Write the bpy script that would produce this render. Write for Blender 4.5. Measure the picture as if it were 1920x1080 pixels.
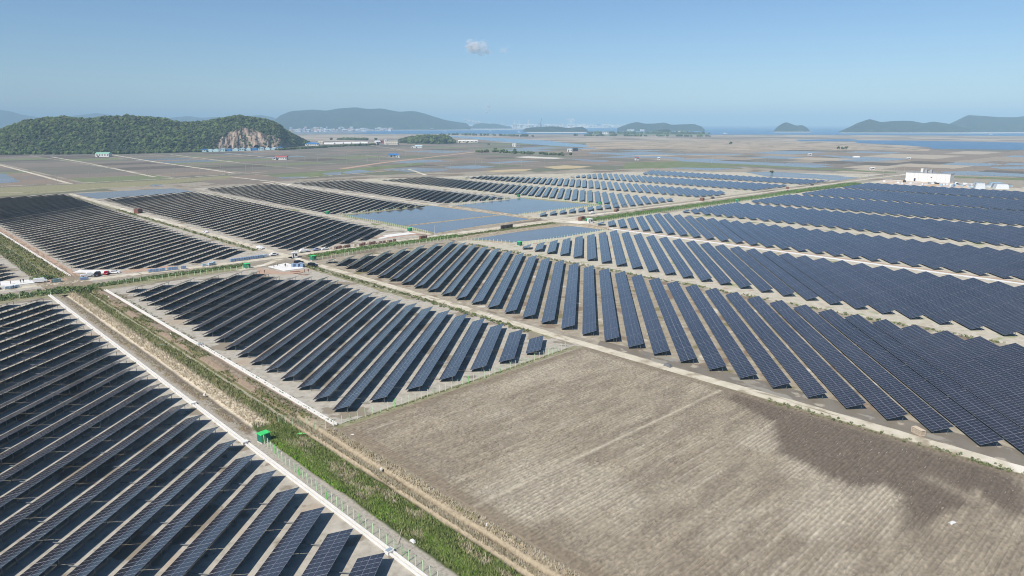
import bpy, math, random
import numpy as np
from mathutils import Vector, Matrix
R = math.radians
for o in list(bpy.data.objects): bpy.data.objects.remove(o)
sc = bpy.context.scene
COL = sc.collection
random.seed(7); RNG = np.random.default_rng(7)

# ---------------------------------------------------------------- camera, sky, sun, exposure
# world axes: x runs along the farm's cross road, y along the canal and the dirt roads (metres); the drone hovers over the origin
CAM_H, PITCH, HEAD, FPX = 65.0, math.atan(308/1300), R(44), 1300.0
cam = bpy.data.cameras.new('camera'); camo = bpy.data.objects.new('camera', cam); COL.objects.link(camo)
cam.sensor_width = 36; cam.lens = 36*FPX/1920; cam.clip_start = 1; cam.clip_end = 120000
camo.location = (0, 0, CAM_H); camo.rotation_euler = (R(90)-PITCH, 0, -HEAD)
sc.camera = camo
SUN_EL, SUN_HEAD = R(48), R(81)          # heading in which the light travels, clockwise from +y
w = bpy.data.worlds.new('World'); sc.world = w; w.use_nodes = True
nt = w.node_tree
sky = nt.nodes.new('ShaderNodeTexSky'); sky.sky_type = 'NISHITA'; sky.sun_disc = False
sky.sun_elevation = SUN_EL; sky.sun_rotation = SUN_HEAD + math.pi
sky.altitude = 60; sky.air_density = 1.0; sky.dust_density = 0.0; sky.ozone_density = 8.0
bg = nt.nodes['Background']; bg.inputs['Strength'].default_value = 0.083
nt.links.new(sky.outputs[0], bg.inputs['Color'])
sl = bpy.data.lights.new('sun', 'SUN'); sl.energy = 5.0; sl.angle = R(0.53); sl.color = (1, .94, .865)
so = bpy.data.objects.new('sun', sl); COL.objects.link(so)
so.rotation_euler = Vector((math.sin(SUN_HEAD)*math.cos(SUN_EL), math.cos(SUN_HEAD)*math.cos(SUN_EL), -math.sin(SUN_EL))).to_track_quat('-Z', 'Y').to_euler()
vs = sc.view_settings; vs.view_transform = 'Standard'; vs.look = 'None'; vs.exposure = 0.36; vs.gamma = 1; vs.use_curve_mapping = False
sc.render.engine = 'CYCLES'
cy = sc.cycles; cy.use_denoising = True; cy.volume_bounces = 0; cy.max_bounces = 6; cy.diffuse_bounces = 1; cy.glossy_bounces = 3
cy.transparent_max_bounces = 32; cy.caustics_reflective = False; cy.caustics_refractive = False; cy.filter_width = 1.05

# ---------------------------------------------------------------- helpers
def zcam(x, y, z=0):
    fx, fy = math.sin(HEAD), math.cos(HEAD)
    return (x*fx+y*fy)*math.cos(PITCH) - (z-CAM_H)*math.sin(PITCH)
def in_frame(x, y, m=60):                       # roughly: does the photo show this ground point
    fx, fy = math.sin(HEAD), math.cos(HEAD)
    fwd, rt = x*fx+y*fy, x*fy-y*fx
    c, s = math.cos(PITCH), math.sin(PITCH)
    z = fwd*c + CAM_H*s
    if z < 20: return False
    u = 960 + FPX*rt/z; v = 540 - FPX*(fwd*s-CAM_H*c)/z
    return -m < u < 1920+m and v < 1080+m
def L(c):                                        # sRGB 0-255 -> linear
    return tuple(.80*(((v/255+.055)/1.055)**2.4 if v > 10 else v/255/12.92) for v in c)

def tag(o, label=None, cat=None, group=None, kind=None):
    if label: o['label'] = label
    if cat: o['category'] = cat
    if group: o['group'] = group
    if kind: o['kind'] = kind
    return o
def empty(name, loc, rz=0, label=None, cat=None, group=None):
    o = bpy.data.objects.new(name, None); COL.objects.link(o)
    o.location = loc; o.rotation_euler = (0, 0, rz); o.empty_display_size = .3
    return tag(o, label, cat, group)
def link(name, me, parent=None, loc=(0, 0, 0), rot=(0, 0, 0), scale=None):
    o = bpy.data.objects.new(name, me); COL.objects.link(o)
    if parent: o.parent = parent
    o.location = loc; o.rotation_euler = rot
    if scale: o.scale = scale
    return o
def copy_tree(o, parent=None):
    c = o.copy(); COL.objects.link(c)
    if parent: c.parent = parent
    for ch in list(o.children): copy_tree(ch, c)
    return c

class MB:
    def __init__(s): s.v = []; s.f = []; s.m = []
    def add(s, vs, fs, m=0):
        n = len(s.v); s.v += [tuple(v) for v in vs]; s.f += [tuple(i+n for i in f) for f in fs]; s.m += [m]*len(fs)
    def box(s, c, d, m=0, rz=0, taper=1.0):
        x, y, z = (q/2 for q in d); ca, sa = math.cos(rz), math.sin(rz)
        p = []
        for sz in (-1, 1):
            t = taper if sz > 0 else 1
            for sx, sy in ((-1, -1), (1, -1), (1, 1), (-1, 1)):
                X, Y = sx*x*t, sy*y*t
                p.append((c[0]+X*ca-Y*sa, c[1]+X*sa+Y*ca, c[2]+sz*z))
        s.add(p, [(3, 2, 1, 0), (4, 5, 6, 7), (0, 1, 5, 4), (1, 2, 6, 5), (2, 3, 7, 6), (3, 0, 4, 7)], m)
    def bar(s, p, q, w, m=0, n=4, w2=None):
        p, q = Vector(p), Vector(q); d = (q-p).normalized()
        a = d.orthogonal().normalized(); b = d.cross(a); w2 = w if w2 is None else w2
        vs = [p+(a*math.cos(t)+b*math.sin(t))*w/2 for t in (2*math.pi*(i+.5)/n for i in range(n))]
        vs += [q+(a*math.cos(t)+b*math.sin(t))*w2/2 for t in (2*math.pi*(i+.5)/n for i in range(n))]
        s.add(vs, [(i, (i+1) % n, n+(i+1) % n, n+i) for i in range(n)]+[tuple(range(n-1, -1, -1)), tuple(range(n, 2*n))], m)
    def prism(s, poly, z0, z1, m=0):              # poly: counter-clockwise (x, y)
        n = len(poly); vs = [(x, y, z0) for x, y in poly]+[(x, y, z1) for x, y in poly]
        s.add(vs, [(i, (i+1) % n, n+(i+1) % n, n+i) for i in range(n)]+[tuple(range(n-1, -1, -1)), tuple(range(n, 2*n))], m)
    def extr(s, prof, y0, y1, m=0, inset=0):       # profile in x-z, extruded along y; inset narrows points above the waist
        n = len(prof); zs = [p[1] for p in prof]; zm = min(zs)+.55*(max(zs)-min(zs))
        vs = [(x, y0+(inset if z > zm else 0), z) for x, z in prof]+[(x, y1-(inset if z > zm else 0), z) for x, z in prof]
        s.add(vs, [(i, n+i, n+(i+1) % n, (i+1) % n) for i in range(n)]+[tuple(range(n)), tuple(range(2*n-1, n-1, -1))], m)
    def mesh(s, name, mats):
        me = bpy.data.meshes.new(name); me.from_pydata(s.v, [], s.f)
        for m in (mats if isinstance(mats, (list, tuple)) else [mats]): me.materials.append(m)
        if len(set(s.m)) > 1: me.polygons.foreach_set('material_index', s.m)
        me.update(); return me
    def build(s, name, mats, parent=None, loc=(0, 0, 0), rot=(0, 0, 0)):
        return link(name, s.mesh(name, mats), parent, loc, rot)

def npmesh(name, V, F, mats, mi=None, col=None, smooth=False):
    """fast mesh from arrays; F is (n,3) or (n,4)"""
    V = np.asarray(V, np.float32); F = np.asarray(F, np.int32); k = F.shape[1]
    me = bpy.data.meshes.new(name)
    me.vertices.add(len(V)); me.vertices.foreach_set('co', V.ravel())
    me.loops.add(F.size); me.loops.foreach_set('vertex_index', F.ravel())
    me.polygons.add(len(F)); me.polygons.foreach_set('loop_start', np.arange(0, F.size, k, dtype=np.int32))
    for m in (mats if isinstance(mats, (list, tuple)) else [mats]): me.materials.append(m)
    if mi is not None: me.polygons.foreach_set('material_index', np.asarray(mi, np.int32))
    me.polygons.foreach_set('use_smooth', np.full(len(F), smooth))
    me.update(calc_edges=True)
    if col is not None:
        a = me.color_attributes.new('col', 'FLOAT_COLOR', 'POINT')
        c4 = np.ones((len(V), 4), np.float32); c4[:, :3] = col
        a.data.foreach_set('color', c4.ravel())
    return me

def hsh(ix, iy, s):
    h = (ix.astype(np.int64)*374761393 + iy.astype(np.int64)*668265263 + s*1442695041) & 0xffffffff
    h = ((h ^ (h >> 13))*1274126177) & 0xffffffff
    return ((h ^ (h >> 16)) & 0xffff)/65535.0
def vnoise(x, y, s=0):
    x = np.asarray(x, float); y = np.asarray(y, float)
    ix, iy = np.floor(x), np.floor(y); fx, fy = x-ix, y-iy
    fx = fx*fx*(3-2*fx); fy = fy*fy*(3-2*fy)
    a, b, c, d = hsh(ix, iy, s), hsh(ix+1, iy, s), hsh(ix, iy+1, s), hsh(ix+1, iy+1, s)
    return (a*(1-fx)+b*fx)*(1-fy)+(c*(1-fx)+d*fx)*fy
def fbm(x, y, s=0, o=4):
    t = 0; amp = .5
    for k in range(o):
        t = t+amp*vnoise(x*2**k, y*2**k, s+k*17); amp *= .5
    return t/(1-.5**o)
def sstep(a, b, x): t = np.clip((x-a)/(b-a), 0, 1); return t*t*(3-2*t)

# ---------------------------------------------------------------- materials
def mat(name, cols, scale=.2, rough=.9, bump=0, bscale=None, stretch=None, rot=0, big=None, metallic=0, spec=.3, obj=False, attr=False, detail=6, rnd=0, lo=.3, hi=.7):
    """noise-ramped principled material in world (or object) metres; big=(scale, colour, threshold, softness) adds wide patches"""
    m = bpy.data.materials.new(name); m.use_nodes = True; t = m.node_tree; N = t.nodes; K = t.links
    b = N['Principled BSDF']; b.inputs['Roughness'].default_value = rough; b.inputs['Metallic'].default_value = metallic
    b.inputs['Specular IOR Level'].default_value = spec
    if obj: p = N.new('ShaderNodeTexCoord').outputs['Object']
    else: p = N.new('ShaderNodeNewGeometry').outputs['Position']
    mp = N.new('ShaderNodeMapping'); K.new(p, mp.inputs['Vector']); mp.inputs['Rotation'].default_value = (0, 0, rot)
    mp.inputs['Scale'].default_value = stretch or (1, 1, 1)
    nz = N.new('ShaderNodeTexNoise'); K.new(mp.outputs[0], nz.inputs['Vector']); nz.inputs['Scale'].default_value = scale; nz.inputs['Detail'].default_value = detail; nz.inputs['Roughness'].default_value = .62
    cr = N.new('ShaderNodeValToRGB'); K.new(nz.outputs['Fac'], cr.inputs['Fac'])
    el = cr.color_ramp.elements
    while len(el) < len(cols): el.new(.5)
    for i, c in enumerate(cols): el[i].position = lo+(hi-lo)*i/max(1, len(cols)-1); el[i].color = (*L(c), 1)
    out = cr.outputs['Color']
    if attr:
        at = N.new('ShaderNodeAttribute'); at.attribute_name = 'col'
        mx = N.new('ShaderNodeMix'); mx.data_type = 'RGBA'; mx.blend_type = 'MULTIPLY'; mx.inputs['Factor'].default_value = 1
        K.new(at.outputs['Color'], mx.inputs['A']); K.new(out, mx.inputs['B']); out = mx.outputs['Result']
    for bgp in (big or []):
        sca, colr, th, soft, strx = bgp
        mp2 = N.new('ShaderNodeMapping'); K.new(p, mp2.inputs['Vector']); mp2.inputs['Scale'].default_value = strx; mp2.inputs['Location'].default_value = (th*91, soft*57, 0)
        n2 = N.new('ShaderNodeTexNoise'); K.new(mp2.outputs[0], n2.inputs['Vector']); n2.inputs['Scale'].default_value = sca; n2.inputs['Detail'].default_value = 5
        mr = N.new('ShaderNodeMapRange'); K.new(n2.outputs['Fac'], mr.inputs['Value']); mr.inputs['From Min'].default_value = th; mr.inputs['From Max'].default_value = th+soft
        mx = N.new('ShaderNodeMix'); mx.data_type = 'RGBA'; K.new(mr.outputs[0], mx.inputs['Factor']); K.new(out, mx.inputs['A']); mx.inputs['B'].default_value = (*L(colr), 1); out = mx.outputs['Result']
    if rnd:
        oi = N.new('ShaderNodeObjectInfo'); mr = N.new('ShaderNodeMapRange'); K.new(oi.outputs['Random'], mr.inputs['Value']); mr.inputs['To Min'].default_value = 1-rnd; mr.inputs['To Max'].default_value = 1+rnd
        vm = N.new('ShaderNodeVectorMath'); vm.operation = 'SCALE'; K.new(out, vm.inputs[0]); K.new(mr.outputs[0], vm.inputs['Scale']); out = vm.outputs[0]
    K.new(out, b.inputs['Base Color'])
    if bump:
        n3 = N.new('ShaderNodeTexNoise'); K.new(mp.outputs[0], n3.inputs['Vector']); n3.inputs['Scale'].default_value = bscale or scale*3; n3.inputs['Detail'].default_value = 5
        bp = N.new('ShaderNodeBump'); bp.inputs['Strength'].default_value = 1; bp.inputs['Distance'].default_value = bump; K.new(n3.outputs['Fac'], bp.inputs['Height']); K.new(bp.outputs[0], b.inputs['Normal'])
    return m
def flat(name, c, rough=.5, metallic=0, spec=.5, v=.06):
    a = tuple(max(0, x*(1-v)) for x in c); b = tuple(min(255, x*(1+v)) for x in c)
    return mat(name, [a, b], 1.3, rough, metallic=metallic, spec=spec, obj=True, detail=3)
def leafm(name, c1, c2, scale=.15):
    m = mat(name, [c1, c2], scale, .8, spec=.15)
    return m

GLASS = mat('panel_glass', [(42, 42, 48), (54, 54, 61)], .035, .17, spec=.9, rnd=.16, detail=2)
m_ = GLASS.node_tree; b_ = m_.nodes['Principled BSDF']; b_.inputs['IOR'].default_value = 1.5
ALU = flat('module_frame_aluminium', (176, 180, 192), .5, .3)
BACK = flat('module_back', (44, 47, 54), .5)
STEEL = flat('galvanised_steel', (150, 155, 158), .5, .5)
CONC = mat('drain_concrete', [(196, 192, 182), (226, 222, 212)], .9, .85, bump=.01)
CONCW = mat('fresh_white_concrete', [(226, 224, 218), (240, 239, 234)], .5, .8)
SOIL_MAIN = mat('grey_mud', [(138, 130, 115), (160, 152, 136), (176, 168, 152)], .35, .95, bump=.04, bscale=1.6, big=[(.03, (128, 116, 100), .52, .10, (1, 1, 1))])
SOIL_L = mat('pale_salt_mud', [(158, 152, 138), (182, 176, 162), (196, 190, 176)], .55, .9, bump=.03, bscale=2.2, big=[(.085, (146, 136, 119), .57, .03, (1, 1, 1)), (.22, (140, 132, 118), .64, .03, (1, 1, 1)), (.05, (176, 160, 138), .6, .12, (1, 1, 1))])
SOIL_N = mat('blotched_mud', [(146, 134, 114), (164, 154, 134), (186, 178, 160)], .4, .9, bump=.03, bscale=2, big=[(.09, (130, 122, 88), .6, .06, (1, 1, 1)), (.14, (206, 200, 184), .6, .07, (1, 1, 1)), (.12, (136, 120, 102), .56, .06, (1, 1, 1))])
SOIL_P = mat('pale_sandy_soil', [(176, 168, 146), (194, 187, 168), (206, 200, 184)], .35, .9, bump=.03, bscale=2, big=[(.1, (150, 156, 112), .6, .06, (1, 1, 1)), (.14, (178, 156, 134), .62, .06, (1, 1, 1))])
ROAD = mat('dirt_road', [(188, 178, 156), (208, 200, 178), (220, 212, 194)], .3, .95, bump=.03, bscale=2.5, big=[(.2, (168, 156, 134), .55, .1, (1, 1, 1)), (.5, (150, 140, 118), .6, .08, (1, .12, 1)), (.06, (232, 226, 210), .58, .08, (1, 1, 1))])
ROADG = mat('grassy_track', [(172, 164, 142), (198, 190, 170), (212, 205, 188)], .35, .95, bump=.03, bscale=2.5, big=[(.12, (126, 132, 84), .56, .05, (1, .35, 1)), (.1, (150, 138, 116), .56, .08, (1, .5, 1))])
TRACKR = mat('reddish_fill', [(178, 150, 128), (192, 166, 144)], .4, .95, bump=.03)
VERGE = mat('weedy_verge', [(118, 120, 84), (146, 142, 110), (168, 160, 134)], .5, .95, bump=.08, bscale=2)
GREENF = mat('green_field', [(104, 116, 78), (118, 128, 90), (132, 136, 104)], .06, .95)
BANK = mat('mud_bank', [(140, 126, 104), (164, 152, 130), (184, 174, 152)], .5, .95, bump=.08, bscale=2)
def water(name, c, rough, bump):
    m = mat(name, [c, tuple(min(255, int(x*1.12)) for x in c)], .02, rough, bump=bump, bscale=.9, spec=.5)
    m.node_tree.nodes['Principled BSDF'].inputs['IOR'].default_value = 1.33
    return m
POND = water('pond_water', (104, 108, 110), .1, .003)
PADDYW = water('paddy_water', (124, 126, 126), .25, .004)
SEA = water('sea_water', (58, 108, 150), .35, .06)
LAG = water('lagoon_water', (54, 92, 130), .3, .05)
def poly(name, pts, z, m, kind='structure'):
    me = bpy.data.meshes.new(name); n = len(pts)
    ar = sum(pts[i][0]*pts[(i+1) % n][1]-pts[(i+1) % n][0]*pts[i][1] for i in range(n))
    if ar < 0: pts = pts[::-1]
    me.from_pydata([(x, y, z) for x, y in pts], [], [tuple(range(n))]); me.materials.append(m)
    o = link(name, me); o['kind'] = kind; return o
def strip(name, pts, wd, z, m, jit=0.0, seed=1):
    """a ribbon of ground along a polyline, resampled, with slightly wandering edges"""
    P = [Vector(p) for p in pts]; S = []
    for a, b in zip(P, P[1:]):
        k = max(1, int((b-a).length/((1.2 if wd < 7 else 3) if (b-a).length < 900 else 25)))
        S += [a.lerp(b, i/k) for i in range(k)]
    S.append(P[-1]); vs = []; ln_ = np.arange(len(S))*.35; jn = [(fbm(ln_+seed*31, ln_*0+q, 7, 4)-.5)*3.2 for q in (1, 9)]
    for i, p in enumerate(S):
        d = (S[min(i+1, len(S)-1)]-S[max(i-1, 0)]).normalized(); nn = Vector((-d.y, d.x))
        a, b = wd/2*(1+jit*jn[0][i]), wd/2*(1+jit*jn[1][i])
        vs += [(*(p+nn*a), z), (*(p-nn*b), z)]
    me = bpy.data.meshes.new(name); me.from_pydata(vs, [], [(2*i+1, 2*i+3, 2*i+2, 2*i) for i in range(len(S)-1)]); me.materials.append(m)
    o = link(name, me); o['kind'] = 'structure'; return o
def mound(name, pts, wd, top, h, m, seed=1, z=0.0):
    """a low earth bank with sloping sides along a polyline"""
    P = [Vector(p) for p in pts]; S = []
    for a, b in zip(P, P[1:]):
        k = max(1, int((b-a).length/2.5)); S += [a.lerp(b, i/k) for i in range(k)]
    S.append(P[-1]); rn = random.Random(seed); vs = []
    for i, p in enumerate(S):
        d = (S[min(i+1, len(S)-1)]-S[max(i-1, 0)]).normalized(); nn = Vector((-d.y, d.x)); e = .35 if i in (0, len(S)-1) else 1
        for q, zz in ((wd/2, -.05), (top/2, h*e), (-top/2, h*e), (-wd/2, -.05)):
            vs.append((*(p+nn*q*(1+.12*rn.uniform(-1, 1))), z+zz*(1+.25*rn.uniform(-1, 1) if zz > 0 else 1)))
    fs = [(4*i+k+1, 4*i+k, 4*i+k+4, 4*i+k+5)[::-1] for i in range(len(S)-1) for k in range(3)]
    me = bpy.data.meshes.new(name); me.from_pydata(vs, [], fs); me.materials.append(m)
    o = link(name, me); o['kind'] = 'structure'; return o
# ---------------------------------------------------------------- ground, canal strip, ploughed field
HX0, HX1, HY0, HY1 = 53.4, 70.6, 30.0, 800.0
G = 52000
gv = [(-G, -G, 0), (HX0, -G, 0), (HX1, -G, 0), (G, -G, 0), (-G, HY0, 0), (HX0, HY0, 0), (HX1, HY0, 0), (G, HY0, 0),
      (-G, HY1, 0), (HX0, HY1, 0), (HX1, HY1, 0), (G, HY1, 0), (-G, G, 0), (HX0, G, 0), (HX1, G, 0), (G, G, 0)]
gf = [(r*4+c, r*4+c+1, r*4+c+5, r*4+c+4) for r in range(3) for c in range(3) if (r, c) != (1, 1)]
me = bpy.data.meshes.new('ground'); me.from_pydata(gv, [], gf); me.materials.append(SOIL_MAIN); link('ground', me)['kind'] = 'structure'

def grid_faces(nx, ny):
    i = np.arange(nx-1)[None, :]+np.arange(ny-1)[:, None]*nx
    i = i.ravel(); return np.stack([i, i+1, i+nx+1, i+nx], 1)
def lin(c): return np.array(L(c))/.8
def mixc(a, b, t): return a*(1-t[..., None])+b*t[..., None]

xs = np.linspace(HX0, HX1, 87); ys = np.concatenate([np.arange(HY0, 346, .6), np.arange(346, HY1+1, 3.0)]); ys[-1] = HY1
X, Y = np.meshgrid(xs, ys)
wob = (fbm(Y*.12, X*0+3, 5)-.5)*1.3; big = fbm(X*.35, Y*.12, 9); fine = fbm(X*1.4, Y*1.4, 12); U = X+wob*.55
Cc = {k: lin(v) for k, v in dict(soil=(186, 179, 164), rough=(160, 146, 124), mud=(122, 108, 88), reed=(228, 214, 188), green=(92, 106, 56), olive=(128, 124, 84),
      conc=(182, 176, 162), bank=(166, 146, 124), dark=(86, 78, 58), dry=(186, 172, 146), lush=(96, 122, 54), brown=(84, 68, 50)).items()}
def prof(pairs, x): return np.interp(x, [p[0] for p in pairs], [p[1] for p in pairs])
zu = prof([(53.4, 0), (55, .0), (56.3, -.3), (56.7, -.6), (57.3, -.6), (60.6, .3), (63.6, .35), (64.0, .15), (64.05, -.25), (64.5, -.25), (64.55, .2), (65.4, .25), (67.0, .7), (68.6, .45), (70, .05), (70.6, 0)], U)
zl = prof([(53.4, 0), (56.6, .02), (58.2, -.35), (61, -.45), (63.2, -.1), (63.8, -.1), (64.0, -.6), (64.4, -.6), (64.8, .1), (65.4, .12), (66.0, -.1), (66.2, -.75), (66.9, -.75), (67.3, 0), (68.6, .22), (69.8, .03), (70.6, 0)], U)
zf = prof([(53.4, 0), (56, .1), (60.6, -.6), (61.6, -.6), (62, .1), (65.5, .45), (67, .05), (70.6, 0)], U)
def colu(U):
    c = np.broadcast_to(Cc['soil'], U.shape+(3,)).copy()
    def lay(a, b, col, s=.35, k=1.0):
        t = sstep(a-s, a+s, U)*(1-sstep(b-s, b+s, U))*k; c[:] = mixc(c, Cc[col], t)
    lay(54.2, 56.6, 'rough', .6, .2+1.1*sstep(.35,.65,fbm(X*1.1,Y*.7,88))); lay(56.7, 57.35, 'mud', .3, .85); lay(57.6, 60.6, 'reed', .3); lay(60.5, 64, 'olive', .4); lay(60.7, 63.8, 'green', .3, sstep(.45, .65, big)*.8)
    lay(64.0, 64.6, 'conc', .06, .75); lay(64.65, 65.6, 'olive', .2); lay(65.6, 70.2, 'bank', .4); lay(66.0, 67.5, 'olive', .4, sstep(.5, .66, big)); lay(67.4, 69, 'dry', .4, sstep(.45, .6, fine))
    return c
def coll(U):
    c = np.broadcast_to(Cc['soil'], U.shape+(3,)).copy()
    def lay(a, b, col, s=.3, k=1.0):
        t = sstep(a-s, a+s, U)*(1-sstep(b-s, b+s, U))*k; c[:] = mixc(c, Cc[col], t)
    lay(56.6, 64.3, 'green', .4); lay(57.0, 60.5, 'lush', .5, sstep(.42, .58, big)); lay(58.5, 62.5, 'olive', .5, sstep(.56, .7, fbm(X*.5, Y*.25, 31))); lay(63.9, 64.5, 'dark', .15)
    lay(64.5, 66.1, 'dry', .15); lay(66.0, 67.05, 'brown', .12); lay(67, 69.6, 'dry', .15); lay(67.6, 69.2, 'rough', .3, sstep(.4, .6, fine)); lay(67.2, 69, 'olive', .3, sstep(.56, .7, big)); lay(69.6, 71, 'rough', .3)
    return c
def colf(U):
    c = np.broadcast_to(Cc['olive'], U.shape+(3,)).copy()
    t = sstep(65.5, 66.3, U); c[:] = mixc(c, Cc['bank'], t); t = sstep(.4, .62, big)*(1-sstep(60, 65, U)); c[:] = mixc(c, Cc['green'], t)
    t = (1-sstep(53.6, 55.5, U)); c[:] = mixc(c, Cc['soil'], t); t = sstep(60.6, 60.9, U)*(1-sstep(61.3, 61.6, U)); c[:] = mixc(c, Cc['conc'], t*.7)
    return c
end = 141+3.5*np.sin((U-57)*.9)*(U < 61)                       # where the reed bank gives way to the grassed-over canal
tl = sstep(-.8, .8, end-Y); tf = sstep(344, 348, Y); tc = sstep(311, 315, Y)*(1-tf)
Z = zu*(1-tl)+zl*tl; Z = Z*(1-tf)+zf*tf; Z = Z*(1-tc)+.03*tc
Z = Z+(fine-.5)*.22*sstep(0, .8, X-HX0)*sstep(0, .6, HX1-X)*(1-tc*.6)
K3 = tl[..., None]; CC = colu(U)*(1-K3)+coll(U)*K3; K3 = tf[..., None]; CC = CC*(1-K3)+colf(U)*K3
CC = mixc(CC, Cc['rough'], tc*.9); Z[:, 0] = 0; Z[:, -1] = 0
STRIPM = mat('canal_earth', [(196, 196, 196), (236, 236, 236), (255, 255, 255)], 1.6, .95, bump=.06, bscale=4, attr=True)
me = npmesh('canal_banks', np.stack([X, Y, Z], -1).reshape(-1, 3), grid_faces(len(xs), len(ys)), STRIPM, col=CC.reshape(-1, 3), smooth=True)
link('canal_banks', me)['kind'] = 'structure'
def strip_z(x, y):
    i = np.clip(np.searchsorted(ys, y), 0, len(ys)-1); j = np.clip(np.round((x-HX0)/(HX1-HX0)*86).astype(int), 0, 86); return Z[i, j]

def polydist(px, py, poly):                      # signed distance, negative inside
    d = np.full(px.shape, 1e9); ins = np.zeros(px.shape, bool); n = len(poly)
    for i in range(n):
        (ax, ay), (bx, by) = poly[i], poly[(i+1) % n]
        ex, ey = bx-ax, by-ay; t = np.clip(((px-ax)*ex+(py-ay)*ey)/(ex*ex+ey*ey), 0, 1)
        d = np.minimum(d, np.hypot(px-ax-t*ex, py-ay-t*ey))
        c = ((ay > py) != (by > py)) & (px < (bx-ax)*(py-ay)/((by-ay) or 1e-9)+ax); ins ^= c
    return np.where(ins, -d, d)
fx = np.arange(70.6, 153.4, .42); fy = np.arange(6, 127.6, .19)
FX, FY = np.meshgrid(fx, fy)
wv = FY+(fbm(FX*.05, FY*.05, 41)-.5)*1.2
wv = wv*1.25+(fbm(FX*.02, FY*.3, 42)-.5)*1.5; k = np.floor(wv); ph = wv-k
amp = .55+.7*hsh(k, np.floor(FX/9), 3)
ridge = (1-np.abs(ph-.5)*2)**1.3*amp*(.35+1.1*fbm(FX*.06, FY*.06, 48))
clod = vnoise(FX*1.1+k*7.3, wv*2.2, 44); clod2 = vnoise(FX*2.3, FY*3.1, 46)
edge = np.minimum(np.minimum(FX-70.6, 153.4-FX), 127.6-FY); ed = sstep(1.2, 4.2, edge)
path = np.exp(-((FY-(82.9-.025*(FX-70)))/.42)**2)*(FX < 151)
H = (.24*ridge+.16*(clod-.4)+.10*(clod2-.5))*ed*(1-path)+.03*clod2*(1-ed)+.02+.1*path
dryp = sstep(.5, .66, fbm(FX*.035+3, FY*.05, 51))*.75+sstep(.5, .62, vnoise(FX*.09, wv*1.0, 53))*.5*sstep(.38, .6, fbm(FX*.05, FY*.06, 57))
WET = [(146.2,79.2),(154.3,78.7),(160,60),(160,24),(147.6,17.4),(136.8,15.7),(132.6,18.7),(136.0,21.2),(139.1,23.3),(135.2,20.8),(129.9,23.6),(120.5,25.9),(113.5,28.5),(119.9,29.7),(127.4,32.1),(128.7,35.2),(124.5,39.2),(125.3,43.3),(127.1,50.3),(127.7,56.0),(141.7,64.1)]
wd = polydist(FX, FY, WET)+(vnoise(FX*.12, wv*1.1, 61)-.5)*1.8+(fbm(FX*.2, FY*.2, 63)-.5)*1.6
wet = 1-sstep(-2.6, 1.2, wd)
# a lighter tongue of drier soil inside the damp patch
wet *= 1-.75*np.exp(-((FX-137.5-(FY-27)*.35)/2.0)**2)*sstep(16, 20, FY)*(1-sstep(30, 34, FY))
base = mixc(np.broadcast_to(lin((162, 150, 130)), FX.shape+(3,)), lin((178, 166, 144)), sstep(.35, .65, fbm(FX*.12, FY*.5, 71)))
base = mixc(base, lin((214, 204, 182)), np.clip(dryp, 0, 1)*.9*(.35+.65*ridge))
base = mixc(base, lin((122, 110, 96)), wet*.93)
base = mixc(base, lin((150, 136, 114)), (1-ed)*.8)
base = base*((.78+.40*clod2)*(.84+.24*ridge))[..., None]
base = mixc(base, lin((206, 195, 172))*(.92+.16*clod2)[..., None], path*(.45+.4*sstep(.2, .5, vnoise(FX*.2, FY*0, 77))))
side = np.exp(-((FY-(84.3-.025*(FX-70)))/.5)**2)+np.exp(-((FY-(81.6-.025*(FX-70)))/.4)**2); base = base*(1-.1*side[..., None])
tr = np.exp(-((FX-74.2)/.3)**2)+np.exp(-((FX-72.6)/.3)**2); base = base*(1-.12*tr[..., None])
PLM = mat('ploughed_soil', [(210, 210, 210), (238, 238, 238), (255, 255, 255)], 1.2, .95, bump=.05, bscale=3.5, attr=True)
me = npmesh('ploughed_field', np.stack([FX, FY, H], -1).reshape(-1, 3), grid_faces(len(fx), len(fy)), PLM, col=base.reshape(-1, 3), smooth=False)
link('ploughed_field', me)['kind'] = 'structure'
strip('field_headland', [(153.6, 0), (153.6, 128)], 1.6, .012, VERGE, .3, 2)
strip('field_headland', [(70.6, 128.3), (152, 129.2)], 2.2, .016, VERGE, .3, 3)

# block soils, roads, tracks, drains
poly('bare_ground', [(-70, 60), (53.4, 60), (53.4, 306), (-70, 318)], .008, SOIL_L)
poly('bare_ground', [(70.6, 129), (154, 129), (154, 304), (70.6, 308)], .008, SOIL_L)
poly('bare_ground', [(159, -60), (247, -60), (247, 306), (159, 306)], .008, SOIL_N)
poly('bare_ground', [(247, -60), (349, -60), (349, 301), (247, 301)], .007, SOIL_P)
poly('bare_ground', [(349, -60), (441, -60), (441, 297), (349, 297)], .009, SOIL_P)
poly('bare_ground', [(441, -60), (900, -60), (900, 292), (441, 292)], .01, SOIL_P)
poly('bare_ground', [(70.6, 330), (157, 330), (157, 770), (70.6, 766)], .01, SOIL_L)
poly('bare_ground', [(157, 330), (262, 330), (262, 712), (157, 712)], .011, SOIL_L)
poly('bare_ground', [(262, 445), (350, 445), (350, 745), (262, 745)], .01, SOIL_L)
poly('bare_ground', [(350, 440), (446, 440), (446, 740), (350, 740)], .011, SOIL_L)
poly('bare_ground', [(350, 325), (1000, 325), (840, 560), (640, 660), (446, 735), (446, 362), (350, 362)], .012, SOIL_P)
poly('bare_ground', [(-60, 330), (53.4, 330), (53.4, 420), (-60, 420)], .01, SOIL_L)
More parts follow.
